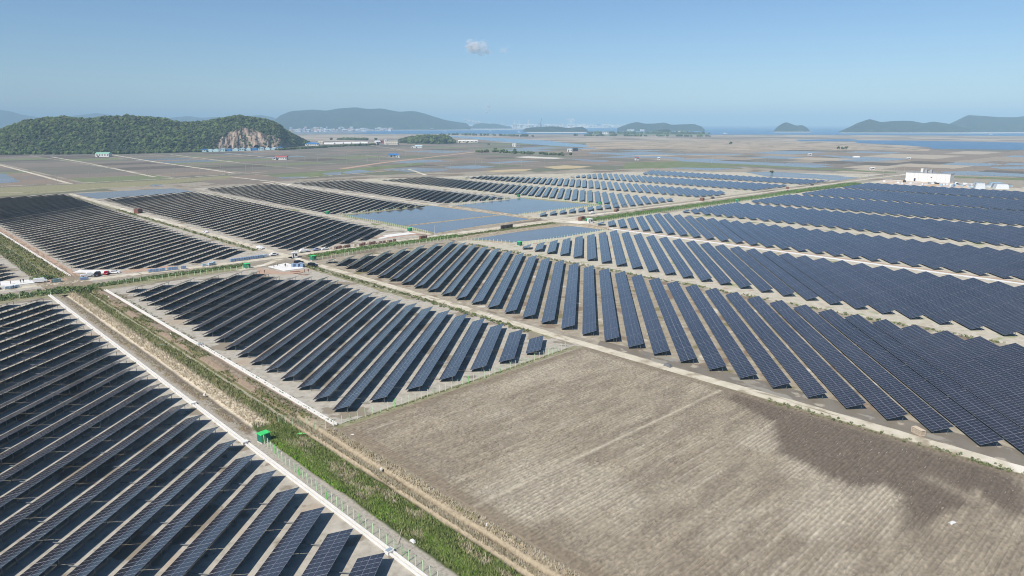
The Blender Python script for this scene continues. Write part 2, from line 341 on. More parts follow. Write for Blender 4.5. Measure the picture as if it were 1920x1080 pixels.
# the dark damp margin of the block along the ploughed field's dirt road
poly('damp_ground', [(157.6, 126), (157.6, -30), (166, -30), (165, 60), (163.5, 100), (161.5, 128)], .013, mat('damp_mud', [(122, 113, 97), (140, 131, 115)], .2, .55, bump=.015, big=[(.16, (156, 150, 136), .56, .02, (1, .5, 1)), (.2, (178, 168, 148), .6, .05, (1, 1, 1))], spec=.5))
strip('dirt_road', [(155.3, -30), (155.9, 60), (155.2, 100), (155, 137), (156.5, 200), (157.3, 276), (157.8, 326)], 3.7, .022, ROAD, .09, 4)
strip('dirt_road', [(157.5, 318), (157.6, 478), (157.6, 602), (158.4, 772)], 4.4, .022, ROAD, .12, 5)
R2P = [(-120, 350), (0, 343), (37, 338.5), (63, 335), (83, 333), (110, 330), (155, 326), (192, 327), (249, 325.5), (330, 325), (408, 322.5), (453, 321), (506, 317.5), (591, 317), (740, 314), (915, 309), (1110, 300), (1540, 288), (2400, 262)]
strip('dirt_road', R2P, 5.2, .026, ROAD, .08, 6)
strip('footpath', [(125, 309), (140, 313), (152, 322)], 3.4, .03, ROAD, .15, 7)
poly('dirt_road', [(344, 322), (352, 300), (358, 296), (369, 298), (372, 320)], .03, ROAD)
poly('dirt_road', [(262, 322), (344, 323), (344, 317), (262, 319)], .028, ROAD)
for i, (x, y0, y1, wd_, m) in enumerate([(248.2, -50, 296, 3.0, ROADG), (349.6, -50, 300, 3.2, CONCW), (352.2, -40, 296, 2.2, TRACKR), (441.5, 0, 290, 3.0, ROADG), (543.5, 20, 286, 3.0, ROADG), (642, 60, 286, 3, ROADG), (737, 60, 286, 3, ROADG),
                                     (252.5, 332, 705, 4.2, ROADG), (350, 335, 770, 4.4, ROAD), (441, 345, 720, 3.2, ROADG), (541, 335, 700, 3.2, ROADG), (640, 330, 650, 3, ROADG), (745, 330, 590, 3, ROADG)]):
    strip('dirt_track', [(x, y0), (x+.6*((-1)**i), (y0+y1)/2), (x, y1)], wd_, .02+.002*(i % 3), m, .2, 20+i)
strip('dry_ground', [(68.6, 345), (68.6, 760)], 4.2, .02, TRACKR, .2, 50)
strip('weedy_verge', [(152.6, 140), (153.4, 220), (154.2, 300)], 1.6, .018, VERGE, .5, 51)
strip('weedy_verge', [(150.6, 210), (151, 300)], 2.4, .02, VERGE, .6, 52)
strip('weedy_verge', [(152.8, 352), (153, 750)], 3.2, .02, VERGE, .5, 53)
# drains: two low concrete walls with a channel between them, in ten metre lengths
def drain(label, x, y0, y1, ends):
    t = empty('concrete_drain', (x, (y0+y1)/2, 0), 0, label, 'drain', 'white concrete drains beside the canal')
    n = int((y1-y0)/10); ln = (y1-y0)/n
    mb = MB(); mb.box((0, 0, .16), (.26, ln-.03, .34)); me = mb.mesh('channel_wall', CONCW)
    mf = MB(); mf.box((0, 0, .03), (.5, y1-y0, .06)); mf.build('channel_floor', CONC, t)
    for s in (-1, 1):
        for i in range(n): link('channel_wall', me, t, (s*.36, -(y1-y0)/2+(i+.5)*ln, 0), (0, 0, (random.random()-.5)*.002))
    return t
drain('white concrete drain on the near-left side of the canal, passing the green box', 52.75, 30, 134, None)
drain('white concrete drain on the left bank running from the cross road to the white sump', 52.45, 164, 314, None)
drain('white concrete drain between left panel rows and canal, from the sump to the green box', 52.6, 135.5, 163, None)
drain('white concrete drain on the canal bank right side ending at ploughed field corner', 70.95, 129.5, 208, None)
drain('white concrete drain on the canal bank right side starting at the cross road', 70.6, 209.5, 308, None)
drain('pale concrete drain beside reddish strip left of the far-left panel block', 66.9, 348, 620, None)
def sump(x, y, label, lid):
    t = empty('sump_box', (x, y, 0), 0, label, 'sump')
    b = MB(); b.box((0, 0, .25), (1.15, 1.15, .5)); b.build('basin', CONCW, t)
    b = MB(); b.box((0, 0, .54), (1.35, 1.0, .07), rz=.1); l = b.build('lid', CONCW, t)
    if lid:
        b = MB(); b.box((0, 0, .59), (1.05, .72, .03), rz=.1); b.build('grate', flat('pale_blue_grate', (150, 165, 175), .4), l)
sump(52.6, 82.0, 'white sump box with pale grate on the drain nearest the bottom edge', True)
sump(52.55, 134.8, 'small white sump beside the green box', False)
sump(52.5, 163.6, 'white square sump midway along the left drain', False)
sump(70.8, 208.8, 'grey topped sump on the drain right of the canal', True)
# ponds and their dikes
WZ = .05
poly('pond', [(261, 446), (343, 452), (346, 444), (346, 372.5), (263, 374)], WZ, POND)
poly('pond', [(263, 370.5), (346, 368), (344, 336), (300, 335), (258, 331)], WZ, POND)
poly('pond', [(361, 440), (440, 443), (446, 362), (356, 364)], WZ, POND)
poly('pond', [(258, 301), (300, 303), (340, 300), (343.5, 271), (300, 270), (268, 277)], WZ, POND)
poly('flooded_paddy', [(161, 768), (249, 763), (252, 712), (200, 703), (164, 700)], WZ, PADDYW)
mound('pond_dike', [(264, 372.2), (346, 370.2)], 2.2, .8, .35, BANK, 2)
mound('pond_dike', [(350, 450), (350, 336)], 9, 5.2, .45, BANK, 3, .01)
strip('dike_track', [(350, 447), (350, 334)], 3.6, .475, ROAD, .1, 60)
mound('pond_dike', [(257, 331.5), (300, 336.5), (344, 335.5)], 4, 1.8, .4, BANK, 4)
mound('pond_bank', [(248, 306), (270, 309), (300, 307), (340, 304), (347, 296), (346, 270)], 6, 3, .7, BANK, 5)
mound('pond_bank', [(256, 301), (267, 277)], 3, 1.5, .35, BANK, 6)
mound('pond_bank', [(259, 446), (261, 400), (256, 334)], 4, 2, .35, VERGE, 7)
mound('pond_bank', [(356, 363), (400, 361.5), (446, 360.5)], 3, 1.4, .35, BANK, 8)
mound('pond_bank', [(442, 443), (448, 361)], 4, 2, .4, VERGE, 9)
mound('pond_bank', [(262, 448), (345, 454)], 3, 1.4, .4, VERGE, 10)
# green strips beside the cross road
strip('weedy_verge', [(-60, 318), (30, 317), (60, 316), (110, 314.5), (132, 316)], 11, .021, VERGE, .25, 70)
strip('weedy_verge', [(163, 315), (200, 318), (250, 315), (262, 312)], 9, .023, VERGE, .2, 71)
strip('weedy_verge', [(262, 312), (300, 314), (345, 312)], 7, .02, VERGE, .3, 72)
strip('weedy_verge', [(365, 305), (450, 302.5), (545, 299), (650, 297), (815, 291)], 10, .024, VERGE, .2, 73)
strip('weedy_verge', [(370, 329), (450, 327), (545, 324)], 4, .019, SOIL_MAIN, .3, 74)
poly('reddish_fill', [(86, 344), (86, 338), (100, 336), (110, 338), (102, 344)], .02, TRACKR)
poly('reddish_fill', [(134, 309), (128, 296), (138, 284), (151, 286), (151, 290), (138, 291)], .017, TRACKR)
poly('reddish_fill', [(222, 348), (250, 350), (252, 338), (226, 337)], .018, TRACKR)
poly('reddish_fill', [(57, 346), (65, 346), (64, 338), (57, 339)], .034, TRACKR)
# ---------------------------------------------------------------- solar rows
TILT, LOWZ, MW, MP, MH, GAP = R(17.5), .66, 1.134, 1.156, 2.278, .03
CT, ST = math.cos(TILT), math.sin(TILT); SLOPE = 2*MH+GAP
UX, UY = math.sin(R(50)), math.cos(R(50)); NX, NY = math.sin(R(140)), math.cos(R(140)); PIT = 6.83
def module_mesh():
    mb = MB(); mb.box((0, 0, -.0175), (MW, MH, .035), 0)
    f = .024
    for y0, y1 in ((-MH/2+f, -.009), (.009, MH/2-f)):
        mb.add([(-MW/2+f, y0, .003), (MW/2-f, y0, .003), (MW/2-f, y1, .003), (-MW/2+f, y1, .003)], [(0, 1, 2, 3)], 1)
    mb.m[0] = 2
    return mb.mesh('module', [ALU, GLASS, BACK])
MODULE = module_mesh()
def post_mesh(h):
    mb = MB(); mb.box((0, 0, h/2), (.11, .07, h)); return mb.mesh('post', STEEL)
YL, YH = .75, 3.75
POSTL, POSTH = post_mesh(LOWZ+YL*ST-.05), post_mesh(LOWZ+YH*ST-.05)
mb = MB(); mb.box((.5, 0, 0), (1, .06, .08)); BEAM = mb.mesh('purlin', STEEL)
mb = MB(); mb.box((0, .5, 0), (.14, 1, .07)); TRAY = mb.mesh('cable_tray', flat('pale_cable_tray', (128, 130, 128), .7))
def mod_x(i): return (i+.5)*MP+.09*(i//10)
def agg_modules(idx, fine):
    """vertices / faces / material for the modules idx of a row (both tiers), already tilted, in row space"""
    V, F, M = [], [], []; f = .021
    def quad(x0, x1, y0, y1, z, m):
        n = len(V)
        for x, y in ((x0, y0), (x1, y0), (x1, y1), (x0, y1)): V.append((x, y*CT-z*ST, LOWZ+y*ST+z*CT))
        F.append((n, n+1, n+2, n+3)); M.append(m)
    runs = []
    for i in idx:
        if runs and runs[-1][1] == i-1 and i % 10: runs[-1][1] = i
        else: runs.append([i, i])
    for a, b in runs:
        x0, x1 = mod_x(a)-MW/2, mod_x(b)+MW/2
        for y0, y1 in ((0, MH), (MH+GAP, SLOPE)):
            n = len(V)
            for z in (-.035, 0):
                for x, y in ((x0, y0), (x1, y0), (x1, y1), (x0, y1)): V.append((x, y*CT-z*ST, LOWZ+y*ST+z*CT))
            F += [(n+3, n+2, n+1, n), (n+4, n+5, n+6, n+7), (n, n+1, n+5, n+4), (n+1, n+2, n+6, n+5), (n+2, n+3, n+7, n+6), (n+3, n, n+4, n+7)]; M += [2]+[0]*5
            for i in range(a, b+1):
                xa, xb = mod_x(i)-MW/2+f, mod_x(i)+MW/2-f
                if fine:
                    quad(xa, xb, y0+f, y0+MH/2-.009, .003, 1); quad(xa, xb, y0+MH/2+.009, y1-f, .003, 1)
                else: quad(xa, xb, y0+f, y1-f, .003, 1)
    return V, F, M
def post_xs(m):
    Lr = mod_x(m-1)+MW/2; k = max(2, int(round((Lr-1.2)/2.7))+1)
    return [.6+(Lr-1.2)*i/(k-1) for i in range(k)]
def agg_posts(xs_):
    V, F = [], []
    for x in xs_:
        for y in (YL, YH):
            h = LOWZ+y*ST-.05; n = len(V); yy = y*CT
            V += [(x-.055, yy-.035, 0), (x+.055, yy-.035, 0), (x+.055, yy+.035, 0), (x-.055, yy+.035, 0), (x-.055, yy-.035, h), (x+.055, yy-.035, h), (x+.055, yy+.035, h), (x-.055, yy+.035, h)]
            F += [(n, n+1, n+5, n+4), (n+1, n+2, n+6, n+5), (n+2, n+3, n+7, n+6), (n+3, n, n+4, n+7)]
    return V, F
_cache = {}
def cached(key, fn):
    if key not in _cache: _cache[key] = fn()
    return _cache[key]
def rect(x0, x1, y0, y1): return [(x0, y0), (x1, y0), (x1, y1), (x0, y1)]
BLOCKS = [  # key, outline, phase of the low edges across the rows, wording
 ('L', [(47.8, 70), (47.8, 305), (22, 309), (-2, 118)], -33.13, 'from the far end of the nearest block left of the canal'),
 ('M', [(73.4, 134.6), (145.3, 133.2), (145.3, 176), (142.5, 192), (138, 228), (141.5, 264), (126, 280), (126, 299), (100, 300.5), (73.6, 302)], -56.94, 'from the far end, in the block between canal and ploughed field'),
 ('N', rect(160.3, 240, 10, 298.5), 34.29, 'from the far left, across the dirt road from the ploughed field'),
 ('P', rect(255, 334.5, 22, 261), 63.16, 'from the triangular pond in the block right of that pond'),
 ('Q', rect(353.2, 427.5, 40, 290), 90.63, 'from the far left, in the block right of the concrete track'),
 ('R', rect(449.2, 531, 60, 287), 114.45, 'from the green strip, third block right of the dirt road'),
 ('S', rect(547.5, 631, 80, 286), 189.2, 'from the green strip, fourth block right of the dirt road'),
 ('T', rect(643, 727, 100, 284), 190, 'from the green strip, two blocks before the white hall'),
 ('U', rect(742, 816, 125, 284), 190.5, 'from the green strip in the block before the white hall'),
 ('K', rect(10, 46.8, 355, 405), 2, 'in the small far-left block behind the vehicle pad'),
 ('V1', [(70.3, 362), (92, 344), (110, 341), (135, 343), (145, 350), (142, 430), (149, 760), (70.3, 752)], 3, 'from the far end of the block in front of the wooded hill'),
 ('V2', [(161.8, 341), (186, 338), (220, 345), (240, 362), (240, 390), (247, 540), (244, 700), (163, 684)], 1, 'from the far end of the second block past the cross road'),
 ('V3', [(256, 460), (336, 449), (342, 736), (264, 724)], 2.5, 'from the far end of the block behind the left pond'),
 ('V4', [(359.5, 459), (426, 446), (428, 600), (434, 724), (364, 735)], 4, 'from the far end of the block behind the right pond'),
 ('V5', [(453, 360), (455, 335.5), (520, 333), (518, 345), (529, 460), (526, 575), (534, 709), (458, 700)], -39.09, 'from the far end of the fifth block past the cross road'),
 ('V5b', [(358, 352.5), (358, 342), (452, 335.5), (452, 352)], -39.09, 'from the left among the short rows beside the right pond'),
 ('V6', [(555, 338), (580, 330), (612, 338), (620, 400), (628, 560), (592, 668), (552, 662)], 3.3, 'from the far end of the sixth block past the cross road'),
 ('V7', [(653, 331), (727, 329), (727, 500), (729, 587), (656, 580)], 1.7, 'from the far end of the seventh block past the cross road'),
 ('V8', [(757, 328), (818, 325), (814, 430), (826, 575), (757, 545)], .7, 'from the far end, last block before the flooded fields')]
ONES = 'first second third fourth fifth sixth seventh eighth ninth tenth eleventh twelfth thirteenth fourteenth fifteenth sixteenth seventeenth eighteenth nineteenth'.split()
def ordinal(i):
    if i < 20: return ONES[i-1]
    t = ['twent', 'thirt', 'fort', 'fift', 'sixt', 'sevent', 'eight', 'ninet'][i//10-2]
    return t+'ieth' if i % 10 == 0 else t+'y-'+ONES[i % 10-1]
def clip(pl, t):
    """far and near end of the line n.p = t inside the outline, as distances along the row direction"""
    ss = []
    for i in range(len(pl)):
        (ax, ay), (bx, by) = pl[i], pl[(i+1) % len(pl)]
        da, db = ax*NX+ay*NY-t, bx*NX+by*NY-t
        if da*db < 0: q = da/(da-db); ss.append((ax+q*(bx-ax))*UX+(ay+q*(by-ay))*UY)
    return (max(ss), min(ss)) if len(ss) >= 2 else None
rows = []
for key, pl, ph0, words in BLOCKS:
    ts = [x*NX+y*NY for x, y in pl]; k0 = math.ceil((min(ts)-ph0)/PIT); k1 = math.floor((max(ts)-ph0)/PIT); cnt = 0
    for k in range(k0, k1+1):
        t = ph0+k*PIT; c = clip(pl, t)
        if not c: continue
        s1, s0 = c; m = int((s1-s0)/(MP+.009))
        if m < 4: continue
        fx_, fy_ = NX*t+UX*s1, NY*t+UY*s1
        vis = 0
        for q in range(12):
            s = s1+(s0-s1)*(q+.5)/12; x, y = NX*t+UX*s, NY*t+UY*s
            if in_frame(x, y, 40): vis += (s1-s0)/12/zcam(x, y)**2
        if vis <= 0: continue
        cnt += 1; rows.append(dict(key=key, words=words, no=cnt, x=fx_, y=fy_, m=m, vis=vis))
rows.sort(key=lambda r: -r['vis'])
RZ = R(220)
restV, restF, restM, rpV, rpF = [], [], [], [], []
ZI, ZP = 172, 205
nmod = npost = 0
for rank, r in enumerate(rows):
    m = r['m']; x0, y0 = r['x'], r['y']
    cx, sx = math.cos(RZ), math.sin(RZ)
    def wpos(lx, ly=2.1): return x0+lx*cx-ly*sx, y0+lx*sx+ly*cx
    Lr = mod_x(m-1)+MW/2; pxs = post_xs(m)
    if rank >= 300:
        V, F, M = cached(('agg', m, 0), lambda: agg_modules(range(m), False)); off = sum(len(v) for v in restV)
        A_ = np.array(V); restV.append(np.stack([x0+A_[:, 0]*cx-A_[:, 1]*sx, y0+A_[:, 0]*sx+A_[:, 1]*cx, A_[:, 2]], 1)); restF.append(np.array(F)+off); restM.append(np.array(M))
        V, F = agg_posts(pxs); off = sum(len(v) for v in rpV)
        A_ = np.array(V); rpV.append(np.stack([x0+A_[:, 0]*cx-A_[:, 1]*sx, y0+A_[:, 0]*sx+A_[:, 1]*cx, A_[:, 2]], 1)); rpF.append(np.array(F)+off)
        continue
    lab = ordinal(r['no'])+' panel row '+r['words']
    t = empty('solar_panel_row', (x0, y0, 0), RZ, lab, 'solar panel row', 'rows of tilted solar panels')
    t.rotation_euler.x = RNG.normal()*R(.45)
    zs = [zcam(*wpos(mod_x(i))) for i in range(m)]
    near = [i for i in range(m) if zs[i] < ZI and in_frame(*wpos(mod_x(i)), 30)]
    if len(near) > 150: near = near[-150:]
    ns = set(near); far = [i for i in range(m) if i not in ns]
    for i in near:
        for y in (MH/2, MH*1.5+GAP):
            link('module', MODULE, t, (mod_x(i), y*CT, LOWZ+y*ST), (TILT+RNG.normal()*.002, RNG.normal()*.002, 0)); nmod += 1
    if far:
        fine = min(zs[i] for i in far) < 330
        if near: V, F, M = agg_modules(far, fine); me = npmesh('module_field', V, F, [ALU, GLASS, BACK], M)
        else: me = cached(('me', m, fine), lambda: npmesh('module_field', *agg_modules(range(m), fine)[:2], [ALU, GLASS, BACK], agg_modules(range(m), fine)[2]))
        link('modules', me, t)['kind'] = 'stuff'
    pn = [x for x in pxs if zcam(*wpos(x)) < ZP and in_frame(*wpos(x), 20)] if r['key'] in 'LMN' else []
    pf = [x for x in pxs if x not in pn]
    for x in pn:
        link('post', POSTL, t, (x, YL*CT, 0)); link('post', POSTH, t, (x, YH*CT, 0)); npost += 2
    if pf:
        V, F = agg_posts(pf); link('posts', npmesh('posts', V, F, STEEL), t)['kind'] = 'stuff'
    if r['key'] in 'LMNP':
        for y in (YL, YH): link('purlin', BEAM, t, (.1, y*CT+.08*ST, LOWZ+y*ST-.08*CT), (TILT, 0, 0), (Lr-.2, 1, 1))
    if r['key'] in 'LM':
        for x in pxs[3::7]: link('cable_tray', TRAY, t, (x, YH*CT-.3, .42), (0, 0, -.0), (1, 3.6, 1))
if restV:
    o = link('distant_solar_panels', npmesh('distant_solar_panels', np.concatenate(restV), np.concatenate(restF), [ALU, GLASS, BACK], np.concatenate(restM)))
    tag(o, 'remaining small rows of dark solar panels in the far blocks', 'solar panels', None, 'stuff')
    V = np.concatenate(rpV); o2 = link('posts', npmesh('posts', V, np.concatenate(rpF), STEEL), o); o2['kind'] = 'stuff'
print('ROWS', len(rows), 'modules', nmod, 'posts', npost)
# ---------------------------------------------------------------- far plain, water, hills
FM = [mat('paddy_soil', c, .05, .95, stretch=(1, 5, 1)) for c in (
    [(112, 109, 98), (128, 124, 112)], [(124, 115, 106), (140, 130, 118)], [(106, 110, 92), (122, 124, 104)], [(114, 122, 88), (130, 136, 102)],
    [(150, 138, 122), (166, 154, 136)], [(172, 160, 142), (186, 174, 154)], [(136, 122, 108), (148, 134, 118)], [(98, 92, 84), (112, 106, 96)])]
FARM = [(-400, 330), (53, 328), (53, 770), (160, 775), (260, 772), (450, 768), (560, 720), (660, 650), (840, 590), (1010, 330), (1010, 240), (1010, -200), (-400, -200)]
def inside(x, y, pl):
    c = False
    for i in range(len(pl)):
        (ax, ay), (bx, by) = pl[i], pl[(i+1) % len(pl)]
        if (ay > y) != (by > y) and x < (bx-ax)*(y-ay)/(by-ay)+ax: c = not c
    return c
rn = random.Random(11)
x = -900.0
while x < 5200:
    dx = 100 if x < 1500 else rn.choice((100, 200))
    y = -600.0
    while y < 5200:
        d = math.hypot(x+50, y); dy = rn.uniform(38, 95)*(1 if d < 1600 else 1.6 if d < 2600 else 2.6)
        cxm, cym = x+dx/2, y+dy/2
        if in_frame(cxm, cym, 250) and zcam(cxm, cym) < 4100 and not any(inside(px, py, FARM) for px, py in ((x+4, y+2), (x+dx-4, y+2), (x+4, y+dy-2), (x+dx-4, y+dy-2), (cxm, cym))) and d > 300:
            q = rn.random(); right = x-y > 300
            if d > 2400: m = rn.choice((4, 4, 5, 1, 6, 5))
            elif right: m = rn.choice((4, 6, 6, 0, 5, 1, 4, 7))
            else: m = rn.choice((0, 1, 1, 2, 0, 6, 7, 3, 0))
            m = FM[m]
            if d < 2600 and q < (.10 if right else .05): m = PADDYW
            g = 2.2 if rn.random() < .7 else 6
            poly('paddy_field', [(x+2.6, y+g/2), (x+dx-2.6, y+g/2), (x+dx-2.6, y+dy-g/2), (x+2.6, y+dy-g/2)], .04, m)
        y += dy
    x += dx
def far(name, pts, m, z=.1): return poly(name, pts, z, m)
PALE = mat('pale_dry_salt', [(206, 200, 186), (222, 216, 204)], .05, .95); TAN = mat('dry_tan_field', [(186, 168, 128), (198, 182, 146)], .05, .95)
REED = mat('pale_reed_flat', [(140, 128, 112), (176, 160, 138), (190, 174, 152)], .012, .95, stretch=(1, 1, 1), big=[(.02, (128, 122, 104), .55, .06, (.5, 2, 1))]); GREY = mat('wet_grey_paddy', [(128, 130, 130), (142, 144, 144)], .04, .35, spec=.5)
far('reed_flat', [(1382.0,1175.9),(1898.2,1591.7),(2600.3,1602.9),(2575.8,1140.1),(2430.0,896.8),(2066.7,567.5),(1939.8,538.0),(1842.9,730.9),(1652.0,864.5),(1553.7,1117.8)], REED, .06)
for p in ([(1273.8,1067.4),(1370.9,870.1),(1460.7,763.8),(1382.1,746.7),(1311.9,832.5),(1214.1,1001.9)], [(1153.7,758.6),(1144.1,725.4),(1159.1,558.8),(1119.3,438.8),(1070.1,445.4),(1077.7,581.1),(1079.0,684.0)],
          [(1523.8,646.1),(1472.5,436.4),(1385.7,438.5),(1394.6,511.6)], [(1327.1,521.5),(1373.6,503.8),(1375.6,435.2),(1327.4,444.1)], [(1105.2,289.7),(1148.6,263.4),(1135.6,174.3),(1078.9,165.1),(1051.5,255.5)],
          [(1432.2,272.0),(1456.6,226.2),(1382.3,214.2),(1368.5,268.2)], [(1282.6,271.6),(1373.5,212.7),(1268.9,195.8),(1241.6,247.8)], [(901.3,471.5),(938.1,451.1),(929.8,346.6),(855.7,356.7),(847.5,413.3)],
          [(857.1,355.4),(916.4,346.8),(913.3,325.0),(843.5,323.5)], [(1133.5,853.2),(1228.4,842.9),(1202.0,756.3),(1165.2,733.1)],
          [(676.3,857.1),(741.0,853.6),(741.5,803.7),(681.5,785.2),(661.5,816.7)], [(501.6,857.5),(549.8,890.2),(540.4,835.2),(490.3,824.9)], [(159.9,1158.2),(163.2,1140.8),(151.2,970.8),(100.3,942.1),(133.5,1228.1)],
          [(238.4,804.2),(248.6,826.8),(256.2,819.5),(250.7,792.4)], [(1441.4,1283.6),(1527.1,1260.8),(1471.9,1196.8),(1376.5,1207.3)]):
    far('flooded_paddy', p, PADDYW)
for p in ([(573.3,867.6),(635.7,877.6),(649.7,802.2),(615.7,778.0),(571.8,789.7)], [(397.8,835.1),(431.1,815.5),(413.4,795.7),(389.6,806.8)], [(471.4,857.3),(507.3,867.2),(474.9,812.3),(460.9,825.8)], [(1011.3,896.0),(1015.2,796.2),(967.1,767.8),(958.6,800.3)],
          [(1180.8,537.8),(1184.4,467.3),(1126.8,460.9),(1142.6,529.3)]):
    far('wet_paddy', p, GREY, .09)
far('salt_flat', [(980.3,1010.6),(1029.2,1018.5),(1027.2,910.1),(986.8,905.3),(972.8,962.6)], PALE)
far('dry_field', [(789.1,748.2),(845.7,752.5),(848.9,699.9),(794.2,688.5),(766.6,703.0)], TAN); far('dry_field', [(656.2,738.9),(714.4,739.8),(741.3,722.3),(703.4,701.2),(654.7,709.7)], TAN, .11)
far('green_field', [(836.2,630.6),(978.7,732.9),(1094.6,693.9),(1067.3,624.4),(976.2,512.9),(932.8,590.7)], GREENF, .08)
far('green_verge', [(396.3,861.8),(600.4,930.4),(726.6,976.4),(703.8,931.3),(580.1,877.9),(474.9,812.3),(404.6,792.4)], GREENF, .07)
far('green_verge', [(91.5,867.1),(121.5,895.1),(275.0,883.5),(365.9,904.3),(348.3,858.5),(254.9,820.7),(153.3,792.3),(82.0,785.5)], VERGE, .07)
far('green_verge', [(1063.9,674.3),(1080.0,568.0),(1064.1,419.2),(1050.7,327.2),(1027.9,320.0),(1028.6,427.8),(1025.3,599.7)], GREENF, .12)
far('green_verge', [(1021.5,258.1),(1057.7,161.7),(1008.2,153.7),(998.2,249.1)], GREENF, .12)
for i, (p, wd_, m) in enumerate([([(205.7,1847.7),(194.0,1392.1),(190.9,1128.3),(186.2,896.6)], 5, ROAD), ([(318.8,1671.7),(310.8,1355.0),(287.3,941.8)], 6, ROADG), ([(435.1,1697.4),(408.1,1356.8),(387.2,938.7)], 5.5, ROAD), ([(97.5,918.3),(124.3,914.4),(201.5,901.7),(292.6,900.5),(373.8,923.6),(435.2,936.8)], 5, ROADG),
        ([(527.9,1607.8),(500.9,1194.4)], 6, ROADG), ([(644.7,1611.7),(621.6,1316.8)], 6, ROADG), ([(356.6,878.6),(361.4,773.0),(355.0,714.6)], 4.5, ROAD), ([(537.7,918.9),(672.6,1017.0),(856.6,1120.6),(1095.5,1261.5),(1130.7,1272.5)], 13, TRACKR),
        ([(408.6,800.3),(533.3,827.0),(624.4,852.6)], 4, ROADG), ([(549.2,727.3),(582.0,795.0),(608.4,850.6)], 5, ROAD), ([(624.1,1716.7),(752.6,1684.4),(939.8,1828.0),(1226.8,1895.4)], 6, CONC), ([(751.6,1391.8),(806.3,1267.7),(792.8,1151.5)], 5, ROADG),
        ([(1299.1,1156.7),(1455.3,1079.6),(1467.2,902.5)], 7, ROADG), ([(111.3,825.4),(154.5,798.6),(201.6,817.8),(269.3,797.3)], 3, ROADG), ([(1214.8,1907.0),(1037.0,1458.5),(1083.9,1229.3)], 6, ROADG)]):
    strip('dirt_road', p, wd_, .13+.004*i, m, .1, 90+i)
far('river', [(2494.7,3083.4),(2353.7,2668.1),(2203.4,2281.6),(2031.7,1893.5),(1844.8,1643.3),(1707.3,1431.4),(1551.1,1300.3),(1542.8,1373.9),(1628.2,1587.4),(1824.2,1976.4),(2066.1,2414.2),(2244.2,2773.9)], water('river_water', (108, 128, 146), .2, .02), .2)
far('lagoon', [(2988.9,1094.3),(3086.2,936.8),(3048.6,529.4),(2935.8,408.3),(2142.5,295.4),(2195.9,389.9),(2093.6,568.7),(2250.1,625.3),(2416.1,747.0),(2572.3,940.8)], LAG, .2)
far('lagoon', [(2904.7,1309.0),(3187.5,1178.5),(2814.4,1020.3),(2654.2,1174.9)], LAG, .21)
far('sea', [(3190.8,6440.5),(2468.1,4124.8),(3100.4,3514.2),(3217.7,3233.4),(3611.3,2602.7),(4279.1,1898.1),(4690.3,843.2),(5055.0,266.3),(42396.5,-9947.6),(81981.6,-1650.9),(38735.3,40111.5),(6718.1,21060.5)], SEA, .4)
far('mud_flat', [(1815.6,4428.4),(2840.8,5506.1),(3442.4,5844.1),(3182.9,4909.0),(2561.1,4211.5),(2127.9,4126.8)], GREY, .6)
far('green_land', [(3123.9,2601.1),(4469.4,3666.6),(5019.2,3402.5),(4547.7,2676.2),(3677.3,2197.8)], GREENF, .8)

def catm(a, n):
    a = np.asarray(a, float); s = np.linspace(0, len(a)-1, n); return np.stack([np.interp(s, np.arange(len(a)), a[:, k]) for k in range(a.shape[1])], 1)
def hill_surface(rec, nu, ns, rough, seed, fall=1.6):
    """rec: ridge survey (front x, y, ridge x, y, height); returns points (nu, ns, 3): front foot, over the ridge, back foot"""
    r = catm(rec, nu); F, Rg, h = r[:, :2], r[:, 2:4], r[:, 4]
    for _ in range(2): h[1:-1] = .25*h[:-2]+.5*h[1:-1]+.25*h[2:]
    s = np.linspace(0, 2, ns); out = np.zeros((nu, ns, 3))
    for j, q in enumerate(s):
        p = F+(Rg-F)*q; dd = np.hypot(*(Rg-F).T).mean()
        sh = math.sin(min(q, 2-q)*math.pi/2)**(1/fall*1.25)
        nz = fbm(p[:, 0]/dd*2.6+seed, p[:, 1]/dd*2.6, seed, 5)-.5
        out[:, j, :2] = p; out[:, j, 2] = np.maximum(-1, h*sh+nz*h*rough*(1-abs(q-1)**.5*0)*min(1, 3*abs(q-1))*(1 if q < 1 else .6)) if 0 < j < ns-1 else -1
    return out
def hill(name, rec, cols, seed=1, nu=90, ns=26, rough=.3, scale=.012, bump=6):
    S = hill_surface(rec, nu, ns, rough, seed)
    F = grid_faces(ns, nu)
    m = mat(name+'_woods', cols, scale, .95, bump=bump, bscale=scale*4, detail=8, spec=.1)
    o = link(name, npmesh(name, S.reshape(-1, 3), F, m, smooth=True)); o['kind'] = 'structure'; return o
WOOD = [(26, 38, 32), (38, 52, 42), (66, 78, 60)]
hill('mountain', [(3458,7427,4091,8787,11.5),(3521,7367,4167,8720,105.0),(3571,7318,4229,8666,164.9),(3659,7234,4336,8572,221.5),(3750,7145,4448,8473,231.5),(3834,7064,4550,8382,241.6),(3939,6963,4677,8269,228.4),(4022,6883,4779,8178,255.1),(4085,6822,4855,8109,261.8),(4168,6741,4957,8017,271.9),(4252,6661,5059,7925,252.0),(4356,6560,5186,7809,252.1),(4440,6479,5288,7716,225.6),(4511,6410,5374,7637,209.0),(4607,6318,5491,7530,222.4),(4699,6229,5602,7426,192.4),(4774,6156,5693,7342,152.3),(4858,6076,5794,7247,112.0),(5188,6247,6147,7401,86.0),(5254,6184,6225,7327,72.0),(5284,6154,6262,7292,23.0)], WOOD, 3, 140, 34, .34, .01, 14)
